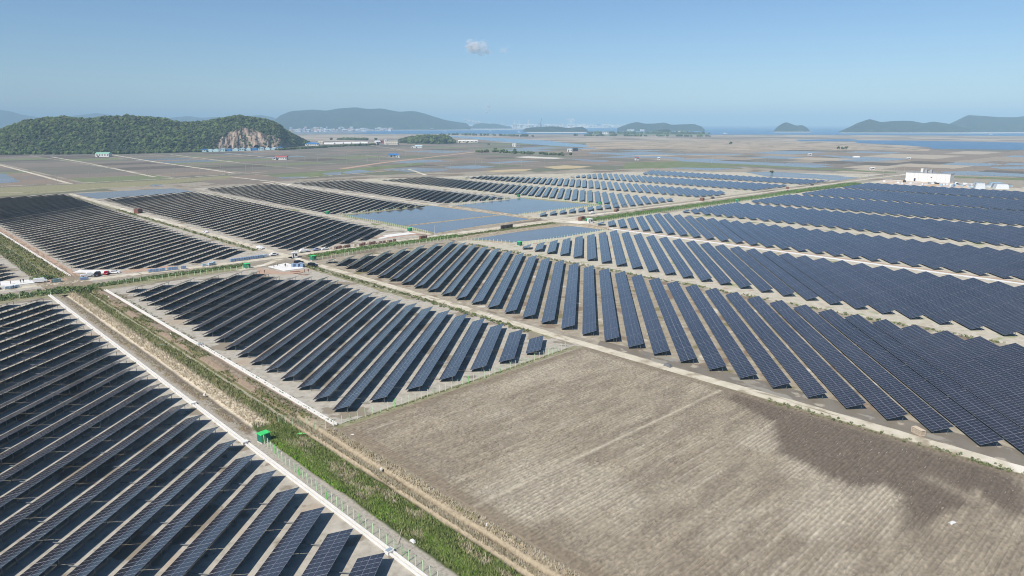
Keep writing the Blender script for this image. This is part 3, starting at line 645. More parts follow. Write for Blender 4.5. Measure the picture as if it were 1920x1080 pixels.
hill('mountain', [(1131,14394,1367,17385,221.4),(1612,13930,1957,16910,300.4),(1972,13582,2403,16551,320.9),(2092,13466,2553,16430,306.5),(2243,13321,2741,16279,233.1),(2483,13089,3042,16036,174.1),(2693,12886,3307,15822,184.3),(2873,12712,3535,15638,224.3),(3084,12509,3802,15422,264.4),(3234,12364,3993,15266,234.8),(3384,12219,4185,15110,145.2)], WOOD, 5, 90, 22, .25, .008, 14)
hill('mountain', [(3297,11390,3992,13792,120.4),(3393,11297,4112,13692,194.2),(3467,11226,4204,13615,203.5),(3608,11090,4382,13467,157.6),(3749,10953,4559,13319,180.8),(3868,10839,4708,13193,199.4),(4004,10708,4879,13049,167.2),(4145,10571,5058,12899,181.2),(4343,10380,5308,12686,176.8),(4513,10216,5523,12503,200.2),(4626,10107,5666,12380,218.9),(4739,9998,5809,12257,186.4),(4852,9889,5953,12133,121.2)], WOOD, 7, 90, 22, .25, .008, 14)
hill('island', [(4186,4207,4398,4419,5.8),(4066,4056,4279,4268,27.5),(4113,4011,4328,4220,36.4),(4175,3951,4393,4157,40.8),(4252,3876,4474,4078,43.0),(4314,3816,4539,4015,29.8),(4361,3771,4588,3968,36.4),(4398,3735,4627,3930,40.8),(4429,3706,4659,3898,12.1)], WOOD, 9, 60, 18, .2, .02, 8)
hill('island', [(5283,4067,5679,4372,23.6),(5347,4005,5747,4305,59.8),(5411,3943,5815,4238,83.1),(5471,3885,5879,4174,65.0),(5535,3823,5947,4107,67.6),(5596,3765,6011,4044,77.9),(5642,3720,6060,3995,54.7),(5720,3644,6142,3913,59.8),(5792,3576,6217,3838,62.4),(5845,3524,6273,3782,39.2),(5870,3500,6299,3756,3.0)], WOOD, 11, 80, 18, .25, .02, 8)
hill('island', [(3995,2827,4158,2942,2.8),(3948,2696,4113,2809,24.1),(3986,2659,4152,2770,31.2),(4016,2630,4183,2740,11.6),(4049,2598,4217,2706,0.9)], WOOD, 13, 40, 14, .3, .03, 6)
hill('island', [(5692,2753,6007,2905,1.0),(5711,2734,6027,2885,37.6),(5743,2703,6060,2852,69.6),(5766,2682,6083,2829,78.7),(5794,2654,6113,2800,65.0),(5826,2623,6146,2767,49.0),(5862,2589,6182,2730,53.6),(5890,2561,6211,2701,33.1),(5913,2539,6235,2678,1.0)], WOOD, 15, 60, 18, .12, .02, 8)
hill('island', [(5529,2158,5995,2340,0.9),(5575,2113,6043,2291,30.9),(5625,2066,6094,2238,69.3),(5689,2004,6161,2170,103.2),(5756,1939,6230,2099,77.7),(5829,1869,6305,2021,88.3),(5916,1784,6395,1929,88.3),(5989,1714,6470,1852,69.2),(6038,1666,6520,1799,82.0),(6105,1602,6589,1729,69.2),(6178,1531,6663,1652,48.0),(6251,1461,6738,1575,18.3)], WOOD, 17, 110, 20, .25, .02, 8)
hill('island', [(6585,1728,7746,2033,45.1),(6648,1667,7812,1959,94.8),(6711,1607,7878,1886,146.8),(6789,1531,7960,1795,139.3),(6899,1425,8074,1668,126.9),(6993,1334,8172,1559,124.3),(7056,1273,8237,1486,136.5),(7182,1152,8367,1342,148.7),(7433,909,8624,1055,104.3)], WOOD, 19, 90, 20, .25, .015, 10)
for p in ([(5580.1,2698.6),(5844.5,2496.7),(5416.0,2313.2),(5210.9,2511.2)], [(5406.2,2098.9),(5727.6,1745.3),(6242.2,1424.2),(6871.2,1001.4),(6323.8,920.8),(5630.5,1283.8),(5378.9,1638.5),(5103.6,1981.0)], [(3989.0,3978.5),(4400.6,3681.7),(3933.2,3310.3),(3677.4,3640.3)], [(4339.4,6483.1),(5181.2,6052.2),(6666.7,6599.9),(5973.7,5913.8),(4755.6,5555.2),(3994.2,5967.7)]):
    far('shore', p, PALE, .9)
hill('industrial_shore', [(6310,7370,6895,8054,3.2),(6362,7320,6953,7999,61.1),(6440,7244,7038,7917,76.6),(6508,7179,7113,7845,65.0),(6561,7128,7170,7790,68.9),(6649,7042,7267,7697,38.0),(6728,6967,7353,7614,11.0)], WOOD, 21, 40, 12, .2, .02, 8)
far('industrial_land', [(5996.5,7111.1),(6647.2,6482.7),(9221.2,7397.8),(11402.6,8352.0),(14036.5,10281.9),(9290.7,11016.7)], CONC, 1.2)
# the wooded hill left of the farm, with its rock face
HREC = [(110,1811,125,2071,18.7),(160,1825,184,2104,28.9),(206,1848,239,2146,36.2),(246,1880,285,2177,40.5),(265,1880,307,2177,43.6),(282,1883,326,2180,50.6),(306,1860,354,2156,64.3),(320,1846,371,2142,70.9),(351,1836,407,2130,77.5),(381,1807,442,2100,78.2),(401,1806,466,2099,75.0),(431,1777,502,2069,74.4),(444,1765,517,2056,79.0),(496,1755,578,2044,82.0),(518,1734,604,2021,77.9),(545,1729,635,2015,77.4),(568,1728,658,2003,73.3),(591,1727,682,1992,65.7),(632,1754,720,1999,65.0),(668,1766,753,1991,68.6),(717,1792,799,1996,76.6),(757,1805,839,1999,81.9),(777,1813,860,2006,84.3),(804,1814,885,1997,79.9),(838,1809,918,1981,75.5),(857,1819,934,1981,69.5),(883,1823,957,1976,58.9),(923,1875,990,2009,44.8),(962,1902,1016,2009,30.4),(1026,1977,1067,2057,16.2),(1085,2032,1109,2076,3.6)]
NU, NS = 260, 60
HS = hill_surface(HREC, NU, NS, .22, 23, 1.25)
uu = np.interp(np.linspace(0, 1, NU), np.linspace(0, 1, len(HREC)), [-170,-110,-60,-20,0,17,45,62,95,130,150,185,200,250,275,300,320,340,365,390,420,445,457,475,500,510,525,535,550,565,582])
s_ = np.linspace(0, 2, NS); UUg, SSg = np.meshgrid(uu, s_, indexing='ij')
top = np.interp(UUg, [398, 408, 425, 445, 463, 480, 500, 520, 536, 550], [0, .14, .28, .38, .5, .4, .32, .27, .18, 0])
rock = sstep(-.06, .06, top-SSg+(fbm(UUg*.12, SSg*9, 3)-.5)*.22)*(SSg < 1)*(UUg > 398)*(UUg < 551)
HS[:, :, 2] += rock*((fbm(UUg*.22, SSg*7, 8, 5)-.5)*20+np.floor(fbm(UUg*.1, SSg*3, 18)*7)*1.5)
rc = mixc(np.broadcast_to(lin((194, 174, 154)), UUg.shape+(3,)), lin((140, 124, 112)), sstep(.4, .62, fbm(UUg*.16, SSg*6, 5, 5)))
hc = mixc(np.broadcast_to(lin((58, 70, 44)), UUg.shape+(3,)), rc, rock)
HILLM = mat('hill_ground', [(170, 170, 170), (255, 255, 255)], .05, .95, bump=2.5, bscale=.12, attr=True)
o = link('wooded_hill', npmesh('wooded_hill', HS.reshape(-1, 3), grid_faces(NS, NU), HILLM, col=hc.reshape(-1, 3), smooth=False)); o['kind'] = 'structure'
def blob(seed, sub=1):
    """one lumpy crown of about unit radius"""
    import bmesh
    bm = bmesh.new(); bmesh.ops.create_icosphere(bm, subdivisions=sub, radius=1); r_ = random.Random(seed)
    for v in bm.verts:
        v.co *= 1+r_.uniform(-.28, .26); v.co.z *= .85
    bm.verts.ensure_lookup_table(); V = np.array([v.co[:] for v in bm.verts]); F = np.array([[v.index for v in f.verts] for f in bm.faces]); bm.free(); return V, F
BLOBS = [blob(i, 1) for i in range(8)]; BLOB2 = [blob(i, 2) for i in range(6)]
def crowns(name, pts, rad, mats, kind='stuff', blobs=BLOBS, squash=1.0, parent=None):
    Vs, Fs, Ms, off = [], [], [], 0
    for (x, y, z), r_ in zip(pts, rad):
        V, F = blobs[RNG.integers(len(blobs))]; a = RNG.random()*6.28; ca, sa = math.cos(a), math.sin(a)
        W_ = np.stack([V[:, 0]*ca-V[:, 1]*sa, V[:, 0]*sa+V[:, 1]*ca, V[:, 2]*squash], 1)*r_+np.array([x, y, z])
        Vs.append(W_); Fs.append(F+off); off += len(V); Ms.append(np.full(len(F), RNG.integers(len(mats))))
    o = link(name, npmesh(name, np.concatenate(Vs), np.concatenate(Fs), mats, np.concatenate(Ms)), parent)
    if kind: o['kind'] = kind
    return o
CRM = [leafm('crown_foliage', a, b, .35) for a, b in (((58, 74, 46), (90, 104, 60)), ((40, 54, 36), (64, 78, 48)), ((74, 92, 52), (106, 122, 70)), ((58, 64, 44), (92, 94, 62)))]
pts, rad = [], []
for _ in range(15000):
    i, j = RNG.integers(0, NU-1), RNG.integers(0, 42)
    p = HS[i, j]+(HS[i+1, j+1]-HS[i, j])*RNG.random()
    if rock[i, j] > .35 and RNG.random() > .05: continue
    if p[2] < .5: continue
    r_ = RNG.uniform(1.9, 3.2)+4.2*RNG.random()**5*(.75 if p[2] < 12 else 1)*(.55 if rock[i, j] > .35 else 1)
    pts.append((p[0], p[1], p[2]+r_*.35)); rad.append(r_)
o = crowns('forest', pts, rad, CRM); o['label'] = 'dense dark green woodland covering the hill left of the farm'
def wood_on(name, rec, n, r0, r1, seed, label):
    S = hill_surface(rec, 60, 20, .2, seed); pts, rad = [], []
    for _ in range(n):
        i, j = RNG.integers(0, 59), RNG.integers(0, 14); p = S[i, j]+(S[i+1, j+1]-S[i, j])*RNG.random(2)[0]
        if p[2] < -.5: continue
        r_ = RNG.uniform(r0, r1); pts.append((p[0], p[1], max(p[2], 0)+r_*.5)); rad.append(r_)
    o = crowns(name, pts, rad, CRM); o['label'] = label
    g = link('knoll', npmesh('knoll', S.reshape(-1, 3), grid_faces(20, 60), CRM[1], smooth=True)); g['kind'] = 'structure'
wood_on('woodland', [(1428,2045,1463,2095,2.2),(1412,1969,1458,2034,12.4),(1412,1924,1465,1996,18.3),(1418,1874,1473,1945,21.6),(1444,1849,1499,1920,21.6),(1459,1835,1515,1905,23.4),(1491,1847,1542,1909,14.9),(1525,1859,1563,1906,2.0)], 420, 4, 8, 31, 'small dark wooded knoll behind the pale house on the plain')
def treeline(name, p, q, n, r0, r1, wid, label):
    pts, rad = [], []
    for _ in range(n):
        t = RNG.random(); r_ = RNG.uniform(r0, r1); pts.append((p[0]+(q[0]-p[0])*t+RNG.normal()*wid, p[1]+(q[1]-p[1])*t+RNG.normal()*wid, r_*.6)); rad.append(r_)
    o = crowns(name, pts, rad, CRM); o['label'] = label
treeline('treeline', (819.4,1693.6), (1006.6,1794.4), 150, 2.5, 4.5, 5, 'dark hedge of trees in front of the blue roofed shed')
treeline('treeline', (1016.0,1817.0), (1232.8,1889.6), 130, 3, 5, 6, 'dark tree line in front of the long white greenhouses')
treeline('treeline', (1543.2,2623.8), (1570.6,2463.9), 90, 5, 8, 14, 'low dark wood behind the long white greenhouses')
treeline('treeline', (262.8,1863.8), (427.8,1742.0), 90, 3, 6, 4, 'bushy trees at the foot of the hill left of the green roofed shed')
treeline('treeline', (448.9,1721.7), (628.6,1712.4), 130, 3, 5.5, 4, 'bushy trees at the foot of the hill right of the green roofed shed')
treeline('treeline', (3729.9,3082.7), (4055.6,2424.4), 130, 8, 14, 45, 'distant dark trees on the green spit of land')
treeline('treeline', (1119.5,1194.9), (1121.5,998.3), 60, 2.5, 4.5, 14, 'scattered bushes along the bank beside the pale salt flat')
treeline('treeline', (1083.9,1229.3), (1181.5,1223.5), 24, 3, 5, 8, 'scattered bushes by the far diagonal track')
treeline('treeline', (2935.4,2538.0), (3313.2,1948.4), 60, 5, 10, 30, 'far dark scrub along the shore flats')
treeline('treeline', (2689.7,3288.9), (2652.5,2586.4), 60, 5, 10, 25, 'far dark scrub along the river mouth')
def tree(x, y, h, label, group='lone trees on the far plain'):
    t = empty('tree', (x, y, 0), 0, label, 'tree', group)
    mb = MB(); mb.bar((0, 0, 0), (0, 0, h*.5), h*.09, n=6, w2=h*.05); mb.build('trunk', BANK, t)
    pts = [(RNG.normal()*h*.2, RNG.normal()*h*.2, h*(.45+.4*RNG.random())) for _ in range(9)]
    crowns('crown', pts, [h*RNG.uniform(.16, .28) for _ in pts], CRM, None, BLOB2, parent=t)
tree(*(2031.7,1118.2), 11.4, 'rounded lone tree on the pale reed flat, left of the three small trees')
for u, lb in (((1854.6,719.5), 'leftmost of three small bare trees on the reed flat'), ((1843.6,704.6), 'middle of three small bare trees on the reed flat'), ((1869.3,705.3), 'rightmost of three small bare trees on the reed flat')): tree(*u, 9, lb)
tree(*(888.2,426.8), 5.5, 'small dark shrub standing in the flooded paddy beyond the panels')
tree(*(1450.9,1603.3), 7, 'dark lone tree by the river left of the white house')
tree(*(1211.6,1314.9), 6, 'dark tree near the end of the diagonal track')
# ---------------------------------------------------------------- far buildings and poles
WHITE = flat('white_wall', (232, 232, 228), .7); CREAM = flat('cream_wall', (222, 214, 196), .8); GREYW = flat('grey_wall', (168, 172, 176), .7); PINK = flat('red_brown_wall', (150, 92, 84), .8)
BLUER = flat('blue_roof', (60, 126, 188), .5); LBLUE = flat('light_blue_film', (190, 222, 230), .4); GREENR = flat('pale_green_roof', (160, 212, 186), .5); REDR = flat('faded_red_roof', (176, 100, 96), .6)
GREYR = flat('grey_roof', (150, 154, 158), .6); DARK = flat('dark_opening', (36, 38, 42), .6); WINM = flat('window_glass', (40, 48, 58), .15); DBLUE = flat('dark_blue_wall', (60, 74, 96), .6)
def building(label, cat, x, y, w, d, h, wall, roof, style='gable', rh=None, rz=0, group=None, wins=3, floors=1, name=None):
    """w along local x (long side), d along local y; the side facing the drone gets the openings"""
    t = empty(name or cat.replace(' ', '_'), (x, y, 0), rz, label, cat, group)
    b = MB(); rh = rh if rh is not None else d*.22
    if style == 'arch':
        n = 8; pr = [(-d/2, 0)]+[(-d/2*math.cos(math.pi*i/n), h*.45+h*.55*math.sin(math.pi*i/n)) for i in range(n+1)]+[(d/2, 0)]
        vs = [(-w/2, a, z) for a, z in pr]+[(w/2, a, z) for a, z in pr]; k = len(pr)
        b.add(vs, [(i, i+1, k+i+1, k+i) for i in range(k-1)]+[tuple(range(k)), tuple(range(2*k-1, k-1, -1))]); b.build('film_cover', roof, t)
        b = MB()
        for i in range(max(2, int(w/4))): b.box((-w/2+(i+.5)*w/max(2, int(w/4)), 0, h*1.0), (.15, d*.5, .12))
        b.build('rib', WHITE, t); b = MB(); b.box((w/2+.05, 0, h*.3), (.12, d*.35, h*.6)); b.build('door', DARK, t); return t
    b.box((0, 0, h/2), (w, d, h)); b.build('wall', wall, t)
    b = MB()
    if style == 'flat':
        b.box((0, 0, h+.15), (w+.4, d+.4, .3)); b.box((0, 0, h+.45), (w*.3, d*.4, .6))
    else:
        e = .5; k = 0 if style == 'gable' else d*.4
        vs = [(-w/2-e, -d/2-e, h), (w/2+e, -d/2-e, h), (w/2+e, d/2+e, h), (-w/2-e, d/2+e, h), (-w/2-e+k, 0, h+rh), (w/2+e-k, 0, h+rh)]
        b.add(vs, [(0, 1, 5, 4), (2, 3, 4, 5), (1, 2, 5), (3, 0, 4), (3, 2, 1, 0)])
    b.build('roof', roof, t)
    b = MB(); b.box((-w*.3, -d/2-.04, min(h*.4, 1.3)), (min(3, w*.15), .1, min(h*.8, 2.6))); b.build('door', DARK, t)
    for s in (0, 1):
        for f in range(floors):
            for i in range(wins):
                q = (i+.5)/wins
                b = MB(); zz = (f+.6)*h/floors; hh = h/floors*.36
                if s == 0: b.box((-w/2+w*q+.6, -d/2-.03, zz), (w/wins*.45, .08, hh))
                else:
                    if i > 1: continue
                    b.box((-w/2-.03, -d/2+d*(i+.5)/2, zz), (.08, d*.2, hh))
                b.build('window', WINM, t)
    return t
# the big white hall beside the farm
t = empty('white_hall', (909.0, 247, 0), R(90), 'big white flat-roofed hall beside the rightmost panel blocks', 'hall')
hh = 11.2*.87
b = MB(); b.box((0, 0, hh/2), (46, 14, hh)); b.build('wall', WHITE, t)
b = MB(); b.box((0, 0, hh+.2), (46.4, 14.4, .4)); r_ = b.build('roof', GREYR, t)
for x in (-2, 3): b = MB(); b.box((x, 3, hh+2), (2.2, 3.5, 3.4)); b.bar((x, 3, hh+3.7), (x, 3, hh+5), .8, n=8); b.build('roof_vent', GREYW, r_)
b = MB(); b.box((8, 0, hh+2.6), (2.6, 4, 4.2)); b.build('stair_head', WHITE, r_)
for x in (-4,): b = MB(); b.box((x, 7.03, hh*.55), (1.5, .1, .9)); b.build('window', WINM, t)
for x, w_ in ((13, 1.8),): b = MB(); b.box((x, 7.04, 1.7), (w_, .12, 3.4)); b.build('door', DARK, t)
for i in range(11): b = MB(); b.box((-23+4.6*(i+.0)+.0, 7.02, hh/2), (.08, .05, hh-.2)); b.build('wall_seam', GREYW, t)
poly('paved_yard', [(880, 290), (905, 292), (916, 235), (916, 200), (880, 190), (835, 190), (835, 262), (850, 286)], .03, mat('yard_soil', [(196, 176, 158), (216, 204, 190)], .15, .9, big=[(.05, (206, 172, 130), .55, .05, (1, 1, 1)), (.12, (228, 226, 222), .55, .05, (1, 1, 1))]))
poly('wet_margin', [(916, 235), (960, 240), (960, 180), (880, 150), (880, 190), (916, 200)], .032, SOIL_MAIN)
tarp = [flat('white_tarpaulin', (214, 220, 224), .6), flat('pale_blue_tarpaulin', (150, 186, 206), .6), flat('grey_tarpaulin', (140, 150, 158), .6), flat('blue_tarpaulin', (64, 130, 190), .6), DARK]
r9 = random.Random(9); words = ['white', 'pale blue', 'grey', 'bright blue', 'dark']
for i in range(64):
    if i < 16: x, y = r9.uniform(850, 896), r9.uniform(205, 280)
    elif i < 34: x, y = r9.uniform(845, 900), r9.uniform(190, 222)
    else:
        q0, q1, q2, q3 = (849.8,218.3), (863.7,161.4), (916.6,211.1), (899.5,161.3); a_, b2_ = r9.random(), r9.random(); x, y = [(q0[c]*(1-a_)+q1[c]*a_)*(1-b2_)+(q2[c]*(1-a_)+q3[c]*a_)*b2_ for c in (0, 1)]
    k = r9.choice((0, 0, 2, 4, 4, 1)) if i < 16 else r9.choice((0, 0, 0, 1, 2, 2, 3))
    w_, d_, h_ = r9.uniform(2, 5), r9.uniform(1.5, 3), r9.uniform(.8, 2.2)
    tt = empty('covered_stack', (x, y, 0), r9.random(), ('tall ' if h_ > 1.5 else 'low ')+('long ' if w_ > 3.5 else 'short ')+words[k]+' covered stack '+('left of' if y > 250 else 'in front of' if y > 222 else 'right of')+' the white hall in its yard', 'stack', 'stacks in the yard of the white hall')
    b = MB(); b.box((0, 0, h_/2+.1), (w_, d_, h_), 0, 0, .88); b.build('cover', tarp[k], tt); b = MB()
    for q in (-.4, 0, .4): b.box((q*w_, 0, .06), (.12, d_, .12))
    b.build('pallet', BANK, tt)
def yard_heap(x, y, w_, d_, h_, label):
    t = empty('wrapped_heap', (x, y, 0), .4, label, 'heap'); 
    for i in range(5): b = MB(); b.box((-w_/2+w_*(i+.5)/5, 0, h_/2*(1-.1*(i % 2))), (w_/5.3, d_, h_*(1-.1*(i % 2))), 0, .06*i, .8); b.build('wrapped_bale', tarp[(0, 0, 2, 0, 1)[i]], t)
yard_heap(*(871.1,171.2), 34, 12, 4.6, 'long white heap of wrapped bales at the right end of the yard')
yard_heap(*(842.1,182.3), 14, 9, 6.0, 'tall grey and white wrapped heap beside the bright blue cover')
# sheds and houses on the plain (rz turns the long side to where the photograph shows it)
Z45 = -HEAD
building('long shed with pale green roof at the foot of the wooded hill', 'shed', *(396.3,1596.9), 25.9, 14, 6.4, WHITE, GREENR, 'gable', 2.5, Z45+.05, wins=5)
building('farmhouse with faded red roof in the brown paddies', 'farmhouse', *(604.8,1246.3), 20.9, 11, 4.3, WHITE, REDR, 'gable', 2.6, Z45+.05, wins=5)
building('small white van-sized shed beside the red roofed farmhouse', 'shed', *(590.9,1245.9), 6, 5, 3.4, WHITE, GREYR, 'gable', 1, Z45, wins=1)
building('blue roofed shed right of the quarry face', 'shed', *(1063.0,1978.0), 39.1, 24, 5.6, WHITE, BLUER, 'hip', 4, Z45+.1, wins=6)
building('pale yellow shed beside the blue roofed shed', 'shed', *(1152.7,2087.8), 16, 14, 7, CREAM, CREAM, 'gable', 2, Z45, wins=3)
building('barn with blue roof and grey wall beside the diagonal track', 'barn', *(810.5,1180.9), 18.2, 13, 4.2, GREYW, BLUER, 'gable', 2.8, Z45+.3, wins=3)
building('small white hut right of the blue roofed barn', 'hut', *(810.9,1164.8), 7, 6, 3.4, WHITE, GREYR, 'flat', 0, Z45, wins=2)
building('white farmhouse with light blue roof below the wooded knoll', 'farmhouse', *(1167.0,1578.3), 19.1, 12, 5.0, WHITE, LBLUE, 'gable', 2.6, Z45+.1, wins=4)
building('low white house left of the light blue roofed farmhouse', 'house', *(1157.5,1587.5), 12, 8, 3.5, WHITE, WHITE, 'flat', 0, Z45, wins=2)
building('two storey pale school-like block left of the wooded knoll', 'block', *(1301.7,1902.7), 41.1, 16, 10.9, CREAM, GREYR, 'flat', 0, Z45, wins=7, floors=2)
building('white stair tower at the left end of the pale two storey block', 'tower', *(1288.1,1915.8), 9, 12, 15.1, WHITE, WHITE, 'flat', 0, Z45, wins=1, floors=3)
building('dull red walled hall beside the white stair tower', 'hall', *(1346.6,2031.2), 25.3, 20, 9.7, PINK, PINK, 'flat', 0, Z45, wins=1)
building('white gabled house in front of the dull red hall', 'house', *(1285.0,1960.1), 17, 12, 8, WHITE, WHITE, 'gable', 4, Z45+.8, wins=2)
building('white cubic house with round tank standing by the river', 'house', *(1435.5,1477.5), 10.9, 9, 9.1, WHITE, WHITE, 'flat', 0, Z45, wins=2, floors=2)
building('low grey annex right of the white cubic house', 'annex', *(1460.4,1487.4), 10, 8, 4, GREYW, GREYR, 'gable', 1, Z45, wins=2)
building('white pump building beside the dark blue block', 'pump house', *(1269.0,1116.2), 11.5, 8, 6.2, WHITE, WHITE, 'flat', 0, Z45, wins=2)
building('dark blue cubic block beside the white pump building', 'block', *(1303.6,1128.7), 10.4, 9, 7.0, DBLUE, DBLUE, 'flat', 0, Z45+.2, wins=2)
building('small white house with brown roof right of the green field edge', 'house', *(1058.5,767.6), 5.9, 6, 4.5, WHITE, PINK, 'gable', 1.6, Z45+.3, wins=2)
building('tiny white hut at the edge of the green field', 'hut', *(1103.5,750.9), 4, 4, 3.2, WHITE, WHITE, 'gable', 1, Z45, wins=1)
building('low white hut beside the far flooded paddies', 'hut', *(1481.8,632.7), 7, 5, 3, WHITE, WHITE, 'gable', 1, Z45, wins=1)
building('low white greenhouse on the far right paddies', 'greenhouse', *(1465.3,532.8), 12, 5, 2.6, WHITE, WHITE, 'arch', 1, Z45, wins=1)
building('white vehicle-sized hut in the flooded paddy centre right', 'hut', *(1458.4,435.8), 7, 4, 2.6, WHITE, WHITE, 'gable', .8, Z45, wins=1)
building('small white shed by the road left of the white hall', 'shed', *(1087.3,371.2), 6, 4, 2.6, WHITE, WHITE, 'gable', .8, Z45+.2, wins=1)
for i in range(13):
    u = 383+i*11.4; v = 284.2-(i*.42)
    k = i
GX = [(640.8,1718.4),(655.9,1721.9),(669.6,1717.8),(684.7,1717.1),(701.3,1719.7),(716.8,1719.0),(734.0,1721.6),(751.4,1724.4),(769.1,1727.1),(787.1,1729.9),(805.3,1732.8),(823.9,1735.7),(841.8,1739.6)]
for i, (x, y) in enumerate(GX):
    building('light blue film greenhouse in the row below the quarry face' if 0 < i < 12 else ('leftmost light blue greenhouse, standing a little apart under the hill' if i == 0 else 'rightmost light blue greenhouse below the quarry face'), 'greenhouse', x, y, 24, 13, 5.2+.4*(i % 3), LBLUE, LBLUE if i % 4 else BLUER, 'arch' if i % 3 else 'gable', 2, Z45+R(90)+.25, 'greenhouses below the quarry face')
for i, (x, y) in enumerate([(1172.7,2068.6),(1208.5,2076.4),(1241.9,2078.8),(1276.0,2081.4),(1309.6,2085.2)]):
    building(['left', 'second', 'middle', 'fourth', 'right'][i]+' one of five long white greenhouses behind the dark tree line', 'greenhouse', x, y, 34, 14, 5.5, WHITE, WHITE, 'arch', 2, Z45, 'long white greenhouses')
for i, (x, y) in enumerate([(1608.4,1920.1),(1642.5,1937.1),(1638.0,1911.4),(1663.1,1917.2)]):
    building(['leftmost', 'second', 'third', 'rightmost'][i]+' pale farm shed in the cluster by the river bend', 'shed', x, y, 26, 14, 6, CREAM, GREENR if i == 1 else WHITE, 'gable', 3, Z45, 'farm sheds by the river bend', wins=2)
# the town under the far mountain
T0, T1 = (2617.6,5204.8), (3645.2,5320.1); T2, T3 = (3436.2,6829.4), (4254.5,6208.7); rt = random.Random(5)
building('tall white apartment tower at the left end of the far town', 'apartment tower', *(3796.9,7590.4), 36.4, 30, 76.8, WHITE, WHITE, 'flat', 0, Z45, wins=4, floors=9)
TW = [flat('town_wall', c, .8) for c in ((226, 226, 226), (214, 208, 204), (190, 168, 156), (220, 222, 228), (184, 190, 198))]
for i in range(120):
    a, b_ = rt.random()**.9, rt.random(); p = [(T0[k]*(1-a)+T1[k]*a)*(1-b_)+(T2[k]*(1-a)+T3[k]*a)*b_ for k in (0, 1)]
    k = rt.randrange(5)
    building(['small white', 'small cream', 'small brownish', 'small pale', 'small grey'][k]+' building in the '+('left third' if a < .33 else 'middle' if a < .66 else 'right third')+' of the town under the far mountain', 'building', p[0], p[1], rt.uniform(18, 40), rt.uniform(12, 22), rt.uniform(9, 18)*(2 if rt.random() < .2 else 1), TW[k], rt.choice((GREYR, TW[0], REDR, BLUER, GREYR, TW[3])), rt.choice(('flat', 'gable', 'hip')), 3, Z45+rt.uniform(-.6, .6), 'houses of the far town', wins=2, name='town_building')
for u, lb in (((5189.7,3828.6), 'left white block on the spit before the islands'), ((5099.5,3790.9), 'low white block on the spit before the islands'), ((5254.9,3765.6), 'right white block on the spit before the islands'), ((4266.3,2751.1), 'long low white shed on the near islet shore'), ((3509.4,2792.7), 'small grey house on the green spit'), ((4795.1,6230.7), 'white temple-like house at the foot of the far mountain by the water')):
    building(lb, 'building', *u, 36, 20, 16, WHITE, GREYR, 'flat', 0, Z45, wins=3)
# the works across the bay
rt = random.Random(15)
for i in range(100):
    u = rt.random(); p0, p1 = (6778.8,7858.3), (10589.9,7996.5); q0, q1 = (7879.8,9134.4), (12003.4,9064.2); v = rt.random()
    p = [(p0[k]*(1-u)+p1[k]*u)*(1-v)+(q0[k]*(1-u)+q1[k]*u)*v for k in (0, 1)]
    s = rt.random(); wl = rt.choice((WHITE, WHITE, GREYW, TW[3], BLUER)); col_ = {WHITE: 'white', GREYW: 'grey', TW[3]: 'pale', BLUER: 'blue'}[wl]
    building(col_+' works building on the '+('left' if u < .33 else 'middle' if u < .66 else 'right')+' part of the hazy industrial shore', 'building', p[0], p[1], rt.uniform(30, 130), rt.uniform(20, 60), rt.uniform(20, 62), wl, rt.choice((WHITE, GREYR)), rt.choice(('flat', 'gable')), 6, Z45, 'works buildings across the bay', wins=2, name='works_building')
def chimney(x, y, h, w_, label, m=WHITE):
    t = empty('chimney', (x, y, 0), 0, label, 'chimney', 'chimneys across the bay'); b = MB(); b.bar((0, 0, 0), (0, 0, h), w_, n=10, w2=w_*.7); b.build('shaft', m, t)
    b = MB(); b.bar((0, 0, h*.93), (0, 0, h+.5), w_*.86, n=10); b.build('rim_band', GREYW, t)
for u, h_, lb in (((7313.8,7511.4), 133.6, 'left of the two tall white chimneys across the bay'), ((7364.6,7462.3), 133.6, 'right of the two tall white chimneys across the bay'), ((7180.9,7639.7), 118.4, 'thin chimney left of the two tall white ones'), ((7924.7,7833.6), 146.0, 'slender stack left of the dark crane'), ((8863.8,7960.6), 99.6, 'short stack right of the dark crane'), ((9036.7,7793.6), 82.3, 'pale stack amid the white tanks'), ((7045.2,7770.7), 110.8, 'stack behind the small dark headland'), ((6643.9,8158.3), 126.0, 'pale stack behind the end of the far mountain')): chimney(*u, h_, 11, lb)
t = empty('harbour_crane', (*(8062.8,7700.2), 0), Z45, 'dark slanted crane towering over the works across the bay', 'crane')
hc_ = 150.0
b = MB(); b.box((0, 0, hc_*.2), (26, 26, hc_*.4), 0, 0, .6); b.build('tower', DBLUE, t); b = MB(); b.bar((-12, 0, hc_*.35), (16, 0, hc_), 14, n=4, w2=7); b.build('jib', DBLUE, t); b = MB(); b.box((-24, 0, hc_*.4), (26, 18, 14)); b.build('machine_house', DBLUE, t)
for i, (u, r_) in enumerate([((8829.2,7776.4), 26), ((8879.8,7727.5), 30), ((9075.2,7756.5), 34), ((9126.4,7707.0), 24), ((9288.9,7773.7), 26), ((10448.6,8133.0), 24)]):
    t = empty('storage_tank', (*u, 0), 0, ['first', 'second', 'third', 'fourth', 'fifth', 'last'][i]+' white storage tank from the left across the bay', 'tank', 'storage tanks across the bay'); b = MB(); b.bar((0, 0, 0), (0, 0, 26+3*(i % 3)), r_*2, n=16); b.build('shell', WHITE, t)
    b = MB(); b.bar((0, 0, 26+3*(i % 3)), (0, 0, 33+3*(i % 3)), r_*2, n=16, w2=r_*.4); b.build('roof', WHITE, t)
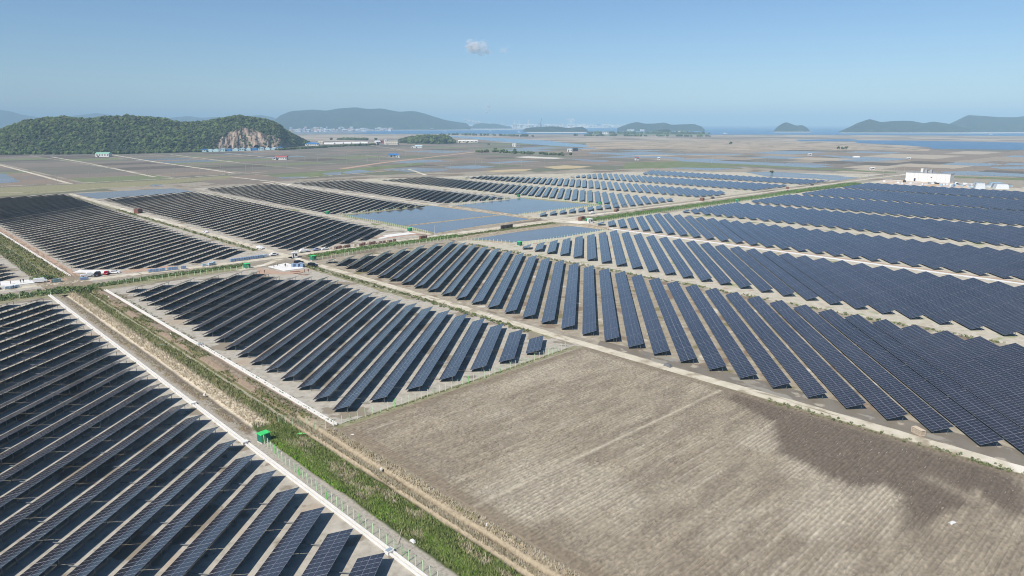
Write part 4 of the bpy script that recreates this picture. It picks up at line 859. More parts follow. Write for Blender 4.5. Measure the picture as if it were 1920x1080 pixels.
# transmission pylon on the far mountain's slope
px_, py_ = (5371.8,7850.3); ph_ = 224.9
t = empty('transmission_pylon', (px_, py_, 0), Z45, 'pale lattice pylon in front of the far mountain', 'pylon')
PYL = flat('pylon_steel', (210, 216, 222), .6); b = MB(); s0_, s1_ = 26, 5
for sx in (-1, 1):
    for sy in (-1, 1): b.bar((sx*s0_, sy*s0_, 0), (sx*s1_, sy*s1_, ph_), 5, n=3)
for k in range(7):
    z0, z1 = ph_*k/7, ph_*(k+1)/7; a0, a1 = s0_+(s1_-s0_)*k/7, s0_+(s1_-s0_)*(k+1)/7
    b.bar((-a0, -a0, z0), (a1, -a1, z1), 3, n=3); b.bar((a0, -a0, z0), (-a1, -a1, z1), 3, n=3)
b.build('lattice_tower', PYL, t)
for z in (.72, .84, .95): b = MB(); b.bar((-24, 0, ph_*z), (24, 0, ph_*z), 5, n=3, w2=4); b.build('crossarm', PYL, t)
# boats on the open sea
for i, (u, lb) in enumerate([((13069.4,6742.4), 'white ship on the open sea left of the two-humped island'), ((21325.9,10400.0), 'tiny white boat just left of the two-humped island'), ((13294.2,5657.4), 'white boat right of the two-humped island'), ((15739.8,6168.9), 'tiny white boat left of the long island'), ((4309.2,2416.3), 'white boat with wake near the shore flats'), ((3904.5,4883.8), 'small white boat on the bay before the far mountain'), ((4506.0,4955.3), 'small white boat on the bay left of the dark islet'), ((3833.9,3887.5), 'white boat moored left of the dark islet'), ((5143.4,1093.2), 'white boat on the strait at the far right')]):
    s = (60, 40, 50, 40, 30, 24, 24, 30, 24)[i]; t = empty('boat', (*u, .4), Z45, lb, 'boat', 'boats on the water')
    b = MB(); b.prism([(-s/2, -s*.09), (s*.3, -s*.09), (s/2, 0), (s*.3, s*.09), (-s/2, s*.09)], -.5, s*.08); b.build('hull', WHITE, t); b = MB(); b.box((-s*.2, 0, s*.15), (s*.3, s*.13, s*.14)); b.build('cabin', WHITE, t)
# utility poles: (foot, height)
POLEM = flat('concrete_pole', (170, 170, 164), .8)
def pole_mesh(h):
    mb = MB(); mb.bar((0, 0, 0), (0, 0, h), .42, n=6, w2=.26); return mb.mesh('utility_pole', POLEM)
PM = pole_mesh(1.0); mb = MB(); mb.box((0, 0, 0), (2.2, .16, .16)); mb.box((0, 0, -1.0), (1.6, .14, .14))
for x in (-.95, 0, .95): mb.box((x, 0, .2), (.12, .12, .3))
XM = mb.mesh('crossarm', STEEL)
POLES = [
 ('left', [((143.3,909.7),11.7),((163.2,899.8),5.8),((172.2,891.1),13.2),((209.2,914.7),12.1),((220.3,914.6),12.2),((241.0,916.3),11.8),((257.5,911.4),6.9),((273.0,919.4),11.5),((277.5,926.9),13.9),((305.8,936.4),9.3),((305.6,924.1),13.2),((326.7,942.1),9.5),((342.3,940.4),12.4),((374.3,951.1),11.3),((372.5,938.7),12.6),((407.1,948.8),13.0),((428.4,974.7),9.7),((430.6,933.6),14.5),((446.4,957.3),6.0)]),
 ('middle', [((510.4,1036.4),9.9),((608.6,1163.2),7.5),((607.4,1115.1),10.9),((655.9,1143.2),6.7),((617.3,1036.7),12.3),((677.7,1071.5),18.5),((660.5,1040.3),11.7),((702.4,1072.6),10.3),((714.8,1086.3),10.5),((863.2,1212.8),6.6),((882.1,1194.4),12.0),((915.4,1197.3),12.2),((953.8,1196.6),12.4),((1018.0,1230.9),11.8),((596.2,796.8),8.9),((645.7,797.6),9.2),((751.8,863.8),8.5),((769.0,868.4),8.7),((745.1,800.2),11.0),((747.8,797.6),11.0),((765.3,771.2),10.6),((832.9,785.5),8.5),((872.5,779.3),6.5),((1124.6,960.3),10.4),((1044.7,849.5),14.9),((1060.0,779.4),6.8)]),
 ('right', [((1055.8,613.2),12.3),((1148.7,616.6),5.6),((1151.2,566.4),6.8),((1162.5,567.2),5.9),((1187.4,531.4),4.5),((780.3,323.0),7.0),((1089.6,439.3),8.8),((1086.1,389.3),7.7),((925.5,319.3),10.2),((953.3,311.1),11.3),((1085.3,340.3),8.2),((1100.6,341.7),7.6),((1058.7,319.6),8.0),((1086.1,293.1),6.5),((1178.5,266.5),5.3),((1180.5,217.0),3.7),((614.0,291.2),8.7),((393.6,311.5),7.7)])]
PT = {'left': ' thin utility pole from the left in the paddies below the wooded hill', 'middle': ' thin utility pole from the left beyond the central panel blocks', 'right': ' thin utility pole from the left beyond the right panel blocks'}
for k, lst in POLES:
    for i_, ((x, y), h_) in enumerate(sorted(lst, key=lambda q: math.atan2(q[0][0], q[0][1]))):
        t = link('utility_pole', PM, None, (x, y, 0), (R(random.uniform(-.8, .8)), R(random.uniform(-.8, .8)), Z45+random.uniform(-.3, .3)), (1, 1, h_)); tag(t, ordinal(i_+1)+PT[k], 'utility pole', 'utility poles '+k+' of the plain')
        link('crossarm', XM, t, (0, 0, 1-.5/h_), (0, 0, 0), (1, 1, 1/h_))
# ---------------------------------------------------------------- fences, cabinets, vehicles, people, stores
FGREEN = flat('pale_green_paint', (206, 240, 190), .5); FBRIGHT = flat('bright_green_paint', (120, 214, 110), .5); WIRE = flat('fence_wire', (150, 176, 140), .6)
mb = MB(); mb.bar((0, 0, -.1), (0, 0, 1.95), .14, n=4); FPOST = mb.mesh('post', FGREEN)
mb = MB(); mb.bar((0, 0, -.1), (0, 0, 2.05), .17, n=4); mb.bar((-.75, .5, 0), (0, 0, 1.45), .07, n=4); mb.bar((.75, .5, 0), (0, 0, 1.45), .07, n=4); FBRACE = mb.mesh('braced_post', FBRIGHT)
mb = MB(); mb.bar((0, 0, -.1), (0, 0, 1.8), .2, n=4); FFAR = mb.mesh('post', FGREEN)
def fence(pts, label, step=1.9, lod=0, braces=True):
    t = empty('wire_fence', (*pts[0], 0), 0, label, 'fence', 'green post fences round the panel blocks')
    o = Vector(pts[0]); n = 0; wb = MB(); allp = []
    for a, b in zip(pts, pts[1:]):
        a, b = Vector(a)-o, Vector(b)-o; k = max(1, round((b-a).length/step)); ang = math.atan2((b-a).y, (b-a).x)
        for i in range(k+(b == Vector(pts[-1])-o)):
            p = a.lerp(b, i/k); allp.append((p, ang))
        for z in ((.15, .5, .85, 1.2, 1.55, 1.8) if lod == 0 else (.6, 1.5)): wb.bar((*a, z), (*b, z), .02 if lod == 0 else .03, n=3)
    if len(allp) > 290: allp = allp[:290]
    for i, (p, ang) in enumerate(allp):
        br = braces and lod == 0 and i % 6 == 3
        link('braced_post' if br else 'post', (FBRACE if br else FPOST) if lod == 0 else FFAR, t, (p.x, p.y, 0), (random.uniform(-.03, .03), random.uniform(-.03, .03), ang))
    wb.build('wire', WIRE, t)
fence([(55.5, 131.8), (54.4, 120), (53.75, 105), (53.5, 92), (53.55, 80), (53.5, 60)], 'green post fence along the grassed canal from the green box to the bottom edge')
fence([(62.5, 140), (66.5, 131), (68.3, 129.4), (90, 128.7), (120, 128.9), (147.3, 129.6), (148.6, 131)], 'green post fence along the top edge of the ploughed field')
fence([(-20, 325), (37, 317.5), (53, 314.2)], 'green post fence before the hedge at the far end of the nearest block', 3.0, 1)
fence([(75, 316.5), (94, 313.5), (130, 309.5)], 'green post fence behind the first rows of the canal block', 2.6, 1)
fence([(163.5, 306), (197, 309.2), (248, 310.2)], 'green post fence between green strip and the block right of the dirt road', 2.6, 1)
fence([(251, 309), (260.8, 285), (268, 266), (300, 266.5), (345, 267)], 'green post fence along the near shore of the triangular pond', 2.4, 1)
fence([(257, 450), (258, 400), (254, 337)], 'green post fence along the left shore of the left pond', 2.4, 1)
fence([(262, 449.5), (342, 455)], 'green post fence along the far shore of the left pond', 2.8, 1)
fence([(354, 358.5), (400, 358), (447, 357)], 'green post fence between right pond and the short rows', 2.4, 1)
fence([(450, 358), (449.5, 400), (446, 446)], 'green post fence along the right shore of the right pond', 2.6, 1)
fence([(366, 295.5), (450, 294.6), (548, 290.5), (655, 290)], 'green post fence along the near side of the long green strip', 2.6, 1)
fence([(361, 444.5), (438, 446.5)], 'green post fence along the far shore of the right pond', 2.8, 1)
CABG = flat('bright_green_roof', (70, 214, 110), .45); CABT = flat('teal_green_side', (28, 122, 104), .5); CABL = flat('light_green_side', (96, 190, 124), .5)
def cabinet(x, y, s, rz, label):
    t = empty('green_cabinet', (x, y, 0), rz, label, 'cabinet', 'green equipment cabinets')
    b = MB(); b.box((0, 0, .12), (2.3*s, 1.9*s, .24)); b.build('plinth', CONC, t)
    b = MB(); b.box((0, 0, .24+.85*s), (2.1*s, 1.7*s, 1.7*s)); bd = b.build('body', CABT, t)
    b = MB(); b.box((-.53*s, -.86*s, .3+.8*s), (.98*s, .05, 1.45*s)); b.build('door', CABL, t)
    b = MB(); b.box((.53*s, -.86*s, .3+.8*s), (.98*s, .05, 1.45*s)); b.build('door', CABT, t)
    b = MB(); b.box((0, 0, .24+1.78*s), (2.3*s, 1.9*s, .16*s), 0, 0, .96); b.build('roof', CABG, t)
CBL = ['green cabinet with teal sides standing at the end of the reed bank', 'bright green cabinet behind the rows left of the white pad crossing', 'green cabinet right of the junction by the hedge', 'small green cabinet at the left corner of the left pond', 'small green cabinet by the white slab beyond the cross road', 'green cabinet at the near left corner of the triangular pond', 'small green cabinet by the far left corner of the right pond', 'small green cabinet at the right corner of the right pond', 'small green cabinet at the left end of the long green strip', 'small green cabinet midway along the long green strip']
for (x, y), lb in zip([(55.9, 132.9), (130.2, 311), (161.7, 307.6), (256.3, 461.5), (250.8, 351), (263.5, 266.9), (443, 450.1), (449, 360.6), (364.5, 302.5), (549, 292.8)], CBL): cabinet(x, y, .98 if x < 100 else 1.1, .12 if x < 100 else random.uniform(-.2, .2), lb)
def slab(pts, label, h=.18):
    t = empty('concrete_slab', (*pts[0], 0), 0, label, 'slab'); b = MB(); p = [(x-pts[0][0], y-pts[0][1]) for x, y in pts]
    ar = sum(p[i][0]*p[(i+1) % 4][1]-p[(i+1) % 4][0]*p[i][1] for i in range(4)); b.prism(p if ar > 0 else p[::-1], -.02, h); b.build('deck', CONCW, t); b = MB()
    for (ax, ay), (bx, by) in zip(p, p[1:]+p[:1]): b.bar((ax, ay, h), (bx, by, h), .12, n=4)
    b.build('edge_form', WHITE, t)
slab([(69.6, 355.5), (73.2, 360), (86, 344.6), (82.6, 341)], 'long white concrete slab behind the row of four parked cars')
slab([(138.3, 306.8), (148.4, 309.4), (148.9, 292.2), (139.4, 292.8)], 'square white concrete slab with workers beside the junction')
slab([(229.6, 348.6), (246.6, 347.6), (248, 340.6), (230, 340.8)], 'white concrete slab beside the left pond corner')
slab([(38.8, 343.5), (42.8, 355), (57.4, 349), (55.5, 342.6)], 'long white concrete slab at the left edge with workers and a van')
slab([(221, 342), (229, 345), (229.3, 341.4), (222, 339)], 'small pale concrete strip left of the slab near the left pond', .1)
# vehicles
TYRE = flat('tyre_rubber', (26, 26, 28), .8); RIM = flat('wheel_rim', (150, 152, 156), .35, .6); LAMP = flat('headlight_glass', (225, 228, 230), .15); TAIL = flat('tail_light', (150, 20, 20), .3); CGLASS = flat('car_glass', (22, 26, 32), .08)
mb = MB(); mb.bar((0, -.11, 0), (0, .11, 0), .66, n=14); TY = mb.mesh('tyre', TYRE); mb = MB(); mb.bar((0, -.12, 0), (0, .12, 0), .4, n=10); RI = mb.mesh('rim', RIM)
CARP = {'sedan': (4.6, 1.8, [(-2.3, .35), (-2.3, .78), (-2.15, .95), (-1.55, 1.0), (-.95, 1.42), (.35, 1.44), (1.15, .98), (2.1, .84), (2.3, .62), (2.3, .35)], [(-1.42, 1.0), (-.9, 1.39), (.3, 1.41), (1.02, 1.0)]),
        'suv': (4.7, 1.88, [(-2.35, .4), (-2.38, .95), (-2.2, 1.66), (-1.9, 1.74), (.2, 1.72), (1.05, 1.12), (2.15, 1.0), (2.35, .78), (2.35, .4)], [(-2.12, 1.12), (-1.98, 1.6), (.12, 1.66), (.86, 1.14)]),
        'van': (4.9, 1.8, [(-2.45, .4), (-2.45, 1.86), (-2.3, 1.95), (1.3, 1.93), (1.95, 1.15), (2.4, 1.0), (2.45, .4)], [(-.1, 1.2), (-.1, 1.75), (1.22, 1.78), (1.75, 1.2)]),
        'pickup': (5.1, 1.75, [(-2.55, .5), (-2.55, 1.0), (-.25, 1.0), (-.2, 1.82), (0, 1.9), (1.5, 1.88), (2.2, 1.1), (2.5, 1.0), (2.55, .45)], [(.05, 1.2), (.08, 1.72), (1.42, 1.74), (1.95, 1.2)])}
PAINT = {k: flat(k+'_car_paint', c, .3) for k, c in dict(white=(236, 236, 234), black=(22, 24, 28), red=(168, 20, 36), silver=(150, 156, 176), grey=(70, 74, 80)).items()}
def car(kind, colour, x, y, rz, label, group='vehicles parked along the cross road'):
    Ln, Wd, pr, gl = CARP[kind]; t = empty('parked_'+('van' if kind == 'van' else 'pickup' if kind == 'pickup' else 'car'), (x, y, 0), rz, label, 'pickup' if kind == 'pickup' else kind if kind == 'van' else 'car', group)
    b = MB(); b.extr(pr, -Wd/2, Wd/2, 0, .17); b.build('body', PAINT[colour], t)
    b = MB()
    if kind == 'pickup':
        b2 = MB(); b2.box((-1.4, 0, 1.16), (2.2, Wd, .34)); b2.build('load_bed', PAINT[colour], t)
    b.extr(gl, -Wd/2+.13, Wd/2-.13, 0, .02); b.build('side_window', CGLASS, t)
    fx_ = gl[-2], gl[-1]; b = MB(); (x0, z0), (x1, z1) = fx_; e = .07
    b.add([(x0+e, -Wd/2+.3, z0-.02), (x1+e+.06, -Wd/2+.2, z1+.03), (x1+e+.06, Wd/2-.2, z1+.03), (x0+e, Wd/2-.3, z0-.02)], [(0, 1, 2, 3)]); b.build('windscreen', CGLASS, t)
    for sx in (-1, 1):
        for sy in (-1, 1):
            wl = link('wheel', TY, t, (sx*Ln*.31, sy*(Wd/2-.1), .33)); link('rim', RI, wl)
    for s in (-1, 1):
        b = MB(); b.box((Ln/2-.03, s*Wd*.36, .74), (.12, .34, .14)); b.build('headlight', LAMP, t)
        b = MB(); b.box((-Ln/2-.01, s*Wd*.38, .84), (.1, .26, .16)); b.build('tail_light', TAIL, t)
car('pickup', 'white', 72.0, 341.2, R(-5), 'white pickup at the left end of the row of four parked cars')
car('suv', 'black', 75.6, 340.4, R(-120), 'black sport utility car between the white pickup and the red car')
car('sedan', 'red', 79.6, 341.4, R(-120), 'red car in the row of parked cars before the long white slab')
car('sedan', 'white', 82.7, 341.0, R(-30), 'white car right of the red car at the end of the row')
car('van', 'white', 55.0, 342.4, R(-15), 'white van on the slab at the left edge')
car('sedan', 'grey', 38.4, 338.6, R(10), 'dark car at the far left edge beside the hedge')
car('suv', 'white', 156.8, 355.4, R(-80), 'white car on the dirt road just before the junction')
car('sedan', 'white', 157.2, 432.5, R(95), 'lone white car further up the dirt road')
car('sedan', 'white', 153.4, 332.6, R(5), 'white car beside the blue wrapped pallets at the junction')
car('pickup', 'white', 169.0, 330.6, R(175), 'white pickup at the left of the line of vehicles by the green strip')
car('sedan', 'silver', 175.9, 330.2, R(2), 'silver car in the middle of the line by the green strip')
car('sedan', 'white', 180.4, 329.4, R(182), 'white car at the right end of the line by the green strip')
car('suv', 'black', 152.4, 304.4, R(20), 'black car behind the blue crates at the square slab')
car('suv', 'black', 154.0, 293.6, R(-70), 'black car in front of the blue crates beside the dirt road')
car('pickup', 'white', 398, 327, R(0), 'white pickup on the cross road left of the long green strip', 'vehicles along the far cross road')
car('sedan', 'grey', 560, 322, R(0), 'grey car on the far cross road by the brown crate', 'vehicles along the far cross road')
car('pickup', 'grey', 760, 318.6, R(0), 'grey pickup far along the cross road before the white hall', 'vehicles along the far cross road')
# people: one continuous skinned body, copied and re-coloured
def person_mesh(pose):
    J = {'pelvis': (0, 0, .95), 'chest': (0, .02, 1.32), 'neck': (0, .02, 1.5), 'head': (0, .03, 1.62), 'top': (0, .03, 1.74),
         'shl': (-.2, .02, 1.42), 'shr': (.2, .02, 1.42), 'hipl': (-.1, 0, .9), 'hipr': (.1, 0, .9)}
    a, l = pose
    J.update(ell=(-.28, .02+.1*a, 1.14), elr=(.28, .02-.05*a, 1.14), hal=(-.27, .06+.3*a, .92+.2*a), har=(.28, .06+.05*a, .88), knl=(-.11, .03+.12*l, .5), knr=(.11, .02-.08*l, .5), ftl=(-.12, .14*l, .06), ftr=(.12, -.22*l, .06), tol=(-.12, .14*l+.16, .04), tor=(.12, -.22*l+.16, .04))
    names = list(J); E = [('pelvis', 'chest'), ('chest', 'neck'), ('neck', 'head'), ('head', 'top'), ('chest', 'shl'), ('chest', 'shr'), ('shl', 'ell'), ('ell', 'hal'), ('shr', 'elr'), ('elr', 'har'), ('pelvis', 'hipl'), ('pelvis', 'hipr'), ('hipl', 'knl'), ('knl', 'ftl'), ('ftl', 'tol'), ('hipr', 'knr'), ('knr', 'ftr'), ('ftr', 'tor')]
    rad = dict(pelvis=.15, chest=.17, neck=.06, head=.105, top=.085, shl=.075, shr=.075, ell=.05, elr=.05, hal=.045, har=.045, hipl=.1, hipr=.1, knl=.065, knr=.065, ftl=.05, ftr=.05, tol=.04, tor=.04)
    me = bpy.data.meshes.new('skel'); me.from_pydata([J[n] for n in names], [(names.index(a_), names.index(b_)) for a_, b_ in E], [])
    o = bpy.data.objects.new('skel', me); COL.objects.link(o); md = o.modifiers.new('s', 'SKIN'); o.modifiers.new('d', 'SUBSURF').levels = 1
    for i, n in enumerate(names): me.skin_vertices[0].data[i].radius = (rad[n], rad[n]*.8 if n in ('chest', 'pelvis') else rad[n]); me.skin_vertices[0].data[i].use_root = n == 'pelvis'
    out = bpy.data.meshes.new_from_object(o.evaluated_get(bpy.context.evaluated_depsgraph_get())); bpy.data.objects.remove(o); return out
PMESH = [person_mesh((0, .2)), person_mesh((.9, .1)), person_mesh((.4, 1.0))]
SKIN = flat('skin', (196, 150, 122), .6); HELM = flat('white_helmet', (235, 235, 230), .4); TROU = [flat('dark_trousers', (38, 42, 54), .9), flat('khaki_trousers', (120, 108, 84), .9)]
JACK = {k: flat(k.replace(' ', '_')+'_jacket', c, .9) for k, c in {'dark blue': (36, 46, 78), 'red': (196, 34, 46), 'black': (28, 28, 30), 'white': (220, 220, 220), 'grey': (120, 122, 126)}.items()}
def person(x, y, rz, jk, label, k=0, z=0.0):
    me = PMESH[k].copy(); me.name = 'person'
    for m in (TROU[k % 2], JACK[jk], SKIN, HELM): me.materials.append(m)
    for p in me.polygons:
        c = p.center; p.material_index = 3 if c.z > 1.66 else 2 if c.z > 1.5 else 1 if c.z > .97 or abs(c.x) > .225 else 0
    o = link('person', me, None, (x, y, z), (0, 0, rz)); tag(o, label, 'person', 'workers on the concrete slabs')
for x, y, rz, jk, lb, k, z in [(40.6, 344.6, 1, 'black', 'worker in black at the left end of the left edge slab', 0, .18), (41.4, 345.2, 4, 'dark blue', 'worker in dark blue beside the worker in black', 2, .18), (45.2, 346.5, 2, 'grey', 'worker in grey alone on the middle of the left edge slab', 1, .18), (48.6, 345.9, .5, 'black', 'worker in black left of the pair near the white van', 1, .18), (49.6, 346.2, 3, 'dark blue', 'worker in dark blue next to the pair near the white van', 0, .18), (52.2, 348.2, 5, 'grey', 'worker in grey behind the white van', 0, .18), (59.0, 347.0, 2, 'black', 'person in black standing right of the white van by the drain', 0, 0), (44.6, 336.6, 2, 'dark blue', 'person in dark blue on the dirt road in front of the left edge slab', 2, 0),
        (145.0, 302.6, 1, 'red', 'worker in a red jacket at the corner of the square slab', 0, 0), (143.6, 300.4, 3, 'black', 'worker in black on the square slab', 1, .18), (142.2, 305.4, .4, 'white', 'worker in white at the far side of the square slab', 0, .18), (139.6, 303.6, 4, 'grey', 'worker in grey at the left corner of the square slab', 2, .18),
        (144.6, 283.8, 1, 'dark blue', 'left of two people in dark clothes behind the panel rows', 0, 0), (145.8, 282.6, 2, 'black', 'right of two people in dark clothes behind the panel rows', 2, 0), (130.8, 294.6, 5, 'black', 'worker in black on the reddish ground by the steel poles', 1, 0)]: person(x, y, rz, jk, lb, k, z)
# stores along the cross road
WRAP = flat('blue_grey_wrap', (132, 158, 190), .35); WRAPD = flat('pale_blue_board', (176, 200, 214), .5); WOODM = mat('pallet_wood', [(120, 92, 70), (150, 120, 94)], 2.5, .85, obj=True); WOODL = mat('pale_pallet_wood', [(196, 176, 150), (222, 206, 184)], 2.5, .85, obj=True); RUST = flat('red_brown_cover', (124, 84, 68), .8)
def pallet(x, y, rz, w_, d_, h_, m, label, group, name='wrapped_pallet', cat='pallet', wood=WOODM):
    t = empty(name, (x, y, 0), rz, label, cat, group)
    b = MB()
    for q in (-.42, 0, .42): b.box((q*w_, 0, .06), (.1, d_, .12))
    b.box((0, 0, .13), (w_, d_, .03)); b.build('pallet_base', wood, t)
    b = MB(); b.box((0, 0, .15+h_/2), (w_*.96, d_*.94, h_), 0, 0, .97); b.build('load', m, t)
    b = MB()
    for q in (-.28, .28): b.box((q*w_, 0, .16+h_/2), (.05, d_*.95, h_+.03))
    b.build('strap', WHITE, t)
L1 = [(95.2, 332.2), (97.5, 331.7), (99.8, 331.2), (102.8, 330.8), (105.0, 330.4), (108.4, 329.8)]
W6 = ['first', 'second', 'third', 'fourth', 'fifth', 'sixth', 'seventh', 'eighth']
for i, (x, y) in enumerate(L1): pallet(x, y, -.15, 2.2, 1.3, 1.25, WRAP, W6[i]+' blue-grey wrapped pallet from the left, in the line of six left of the yard', 'blue-grey wrapped pallets')
for i in range(8): pallet(131.5+i*2.35, 330.9+.12*math.sin(i*2), .02, 2.2, 1.4, 1.35, WRAP if i < 7 else WRAPD, W6[i]+' blue-grey wrapped pallet from the left, in the line of eight at the junction', 'blue-grey wrapped pallets')
for i, (x, y) in enumerate([(117.6, 329.6), (120.2, 329.2), (122, 329.9)]): pallet(x, y, .3*i, 1.9, 1.2, 1.0+.2*i, WRAPD, ['left', 'middle', 'right'][i]+' of three pale blue stacks between the two lines of wrapped pallets', 'pale blue stacks')
for i, (x, y) in enumerate([(147, 298.6), (148.6, 297.2), (150.2, 298.2), (149.6, 295.4)]): pallet(x, y, .1+.2*i, 2.0, 1.5, 1.5, WRAP, ['left', 'near', 'right', 'front'][i]+'most of four blue-grey crates between the square slab and the black cars', 'blue-grey crates by the square slab')
for i, (x, y, c) in enumerate([(33.4+9.2, 337.6, 0), (44.2, 337.4, 1), (46, 338.2, 0)]): pallet(x, y, .1, 1.7, 1.1, 1.0, WRAPD, ['left', 'middle', 'right'][i]+' of three pale blue crates before the left edge slab', 'pale blue crates at the left edge')
pallet(59.8, 338.4, -.1, 3.6, 1.6, 1.3, flat('grey_teal_cover', (112, 140, 140), .6), 'grey-teal covered box beside the hedge where canal meets the road', None, 'covered_box', 'box')
pallet(69.5, 335.4, -.1, 3.2, 1.5, 1.0, WRAP, 'low blue-grey box on the road in front of the white pickup', None, 'covered_box', 'box')
bx = [(184.6, 327.2), (186.4, 327.2), (188.2, 327.4), (190, 327.3), (191.8, 327.5), (193.6, 327.6), (197.2, 327.2), (200.6, 326.8), (202.6, 326.7), (204.8, 326.4), (206.8, 326.3), (208.8, 326.2), (211, 326), (213, 326.1), (215.2, 325.9), (217.4, 325.8), (219.6, 325.9), (222, 325.6)]
for i, (x, y) in enumerate(bx): pallet(x, y, random.uniform(-.15, .15), 1.5, 1.2, random.uniform(.8, 1.6), RUST if i % 3 else WOODL, ordinal(i+1)+' brown crate from the left, in the long line along the green strip', 'brown crates along the green strip', 'brown_crate', 'crate')
for i, (x, y, w_, d_, h_, lb) in enumerate([(239.8, 322.5, 5, 1.6, 1.6, 'brown crate stack at the bend right of the white slab'), (366, 309.6, 6, 2.4, 2.6, 'dark brown crate stack at the left end of the long green strip'), (158.4, 566, 5, 4, 3.2, 'brown heap of crates on the dirt road between the far left blocks'), (538, 319.5, 6, 3, 2.4, 'reddish brown crate on the cross road beside the panel block corner'), (424, 324.6, 9, 2, 1.6, 'low dark stack along the road before the green strip'), (700, 318.4, 6, 3, 2, 'dark stack far along the cross road near the white hall')]): pallet(x, y, .1*i if i != 2 else .6, w_, d_, h_, RUST, lb, None, 'crate_stack', 'crate stack')
t = empty('pole_bundle', (303, 318.6, 0), 0, 'row of dark upright drums on the road bank above the triangular pond', 'drums')
for i in range(9): b = MB(); b.bar((-4.8+i*1.2, 0, 0), (-4.8+i*1.2, 0, 2.3), .95, n=8); b.build('drum', flat('dark_drum', (72, 64, 58), .7) if i == 0 else bpy.data.materials['dark_drum'], t)
# pale slatted crate by the dirt road at the right
t = empty('slatted_crate', (158.9, 38.6, 0), R(62), 'pale slatted wooden crate at the end of a panel row by the dirt road', 'crate')
b = MB(); b.box((0, 0, .07), (2.6, 1.2, .12)); b.build('base', WOODL, t); b = MB(); b.box((0, 0, 1.22), (2.6, 1.2, .06)); b.build('lid', WOODL, t)
mbs = MB(); mbs.box((0, 0, 0), (2.6, .05, .18)); SLT = mbs.mesh('slat', WOODL); mbs = MB(); mbs.box((0, 0, 0), (.1, .06, 1.1)); STU = mbs.mesh('corner_stud', WOODL)
for s in (-1, 1):
    for z in (.3, .62, .94): link('slat', SLT, t, (0, s*.6, z))
    for x in (-1.24, -.42, .42, 1.24): link('corner_stud', STU, t, (x, s*.56, .65))
b = MB(); b.box((0, 0, .6), (2.4, 1.0, .95)); b.build('load', flat('module_carton', (190, 172, 150), .8), t)
# small things lying about
def litter(x, y, lb, s=(.7, .5, .3), m=WHITE, cat='bag', name='white_bag', z=0):
    t = empty(name, (x, y, z), random.random()*3, lb, cat); b = MB(); b.box((0, 0, s[2]/2), s, 0, 0, .6); b.box((s[0]*.3, s[1]*.2, s[2]*.4), (s[0]*.6, s[1]*.6, s[2]*.7), 0, .5, .7); b.build('wrapping', m, t)
litter(*(125.0,23.5), 'white plastic sheet lying on the ploughed field at the lower right', (1.5, .6, .18), WHITE, 'sheet', 'plastic_sheet', .1)
litter(*(57.0,81.8), 'white block lying at the edge of the grass near the bottom', (1.0, .45, .4), WHITE, 'block', 'white_block')
litter(*(68.5,77.0), 'white box beside the brown ditch', (.6, .5, .4), WHITE, 'box', 'white_box'); litter(*(71.0,122.8), 'white scrap at the corner of the ploughed field', (.7, .3, .15), WHITE, 'scrap', 'plastic_scrap')
litter(*(66.7,105.4), 'white bag at the edge of the brown ditch above the grass', (.5, .4, .4), WHITE, 'bag'); litter(*(56.7,167.6), 'white bag on the bank above the dry ditch', (.55, .5, .45), WHITE, 'bag'); litter(*(68.1,225.3), 'white bag beside the right drain on the canal bank', (.6, .5, .5), WHITE, 'bag', z=.3)
litter(*(67.7,291.5), 'small white sack on the bank near the cross road', (.6, .5, .6), WHITE, 'sack', 'white_sack', .5); litter(*(63.2,130.7), 'bright green sheet lying on the canal grass', (1.6, .45, .2), FBRIGHT, 'sheet', 'green_sheet', .1)
litter(*(62.7,216.3), 'blue plastic scrap on the grassy canal bank', (1.2, .6, .3), WRAPD, 'scrap', 'blue_scrap', .2); litter(*(156.5,100.1), 'grey tarpaulin bundle by the fence corner at the dirt road', (2.2, 1.2, .8), flat('dark_grey_tarp', (110, 112, 112), .7), 'bundle', 'tarpaulin_bundle')
b = MB(); t = empty('wooden_stick', (*(56.3,84.1), .25), R(40), 'long pale stick lying on the canal grass near the bottom', 'stick'); b.bar((-2, 0, 0), (2, .3, .25), .09, n=5); b.build('branch', WOODL, t)
for (x, y), lb in (((142.0,287.8), 'left of three rusty steel pole bundles beside the square slab'), ((141.5,283.4), 'middle of three rusty steel pole bundles beside the square slab'), ((141.3,279.0), 'right of three rusty steel pole bundles beside the square slab')):
    t = empty('steel_poles', (x, y, 0), random.uniform(-1, 0), lb, 'poles')
    for k in range(4): b = MB(); b.bar((-2.2, k*.2, .12), (2.2, k*.2+.1*random.random(), .12), .16, n=5); b.build('pole', RUST, t)
# white inverter hut at the junction, electric kiosk at the long green strip
building('small white hut with a dark doorway at the junction by the green strip', 'hut', 158.6, 320.4, 2.4, 2.2, 2.4, WHITE, WHITE, 'flat', 0, Z45+.4, wins=1)
building('small white hut at the left end of the long green strip', 'hut', 360.4, 297.6, 3, 2.4, 2.6, WHITE, WHITE, 'flat', 0, Z45+.4, wins=1)
# lamp post at the left pond
lx, ly = (250.0,325.1); lh = 6.2
t = empty('lamp_post', (lx, ly, 0), Z45, 'white lamp post standing beside the road at the left pond', 'lamp post'); b = MB(); b.bar((0, 0, 0), (0, 0, lh), .2, n=8, w2=.12); b.build('mast', WHITE, t); b = MB(); b.box((.35, 0, lh), (1.0, .3, .12)); b.build('lamp_head', GREYW, t)
for (x, y), vt, lb in (((417.7,331.7), 392, 'short white pole at the end of the short rows'),):
    t = empty('marker_pole', (x, y, 0), 0, lb, 'pole'); b = MB(); b.bar((0, 0, 0), (0, 0, 3), .1, n=6); b.build('rod', WHITE, t)
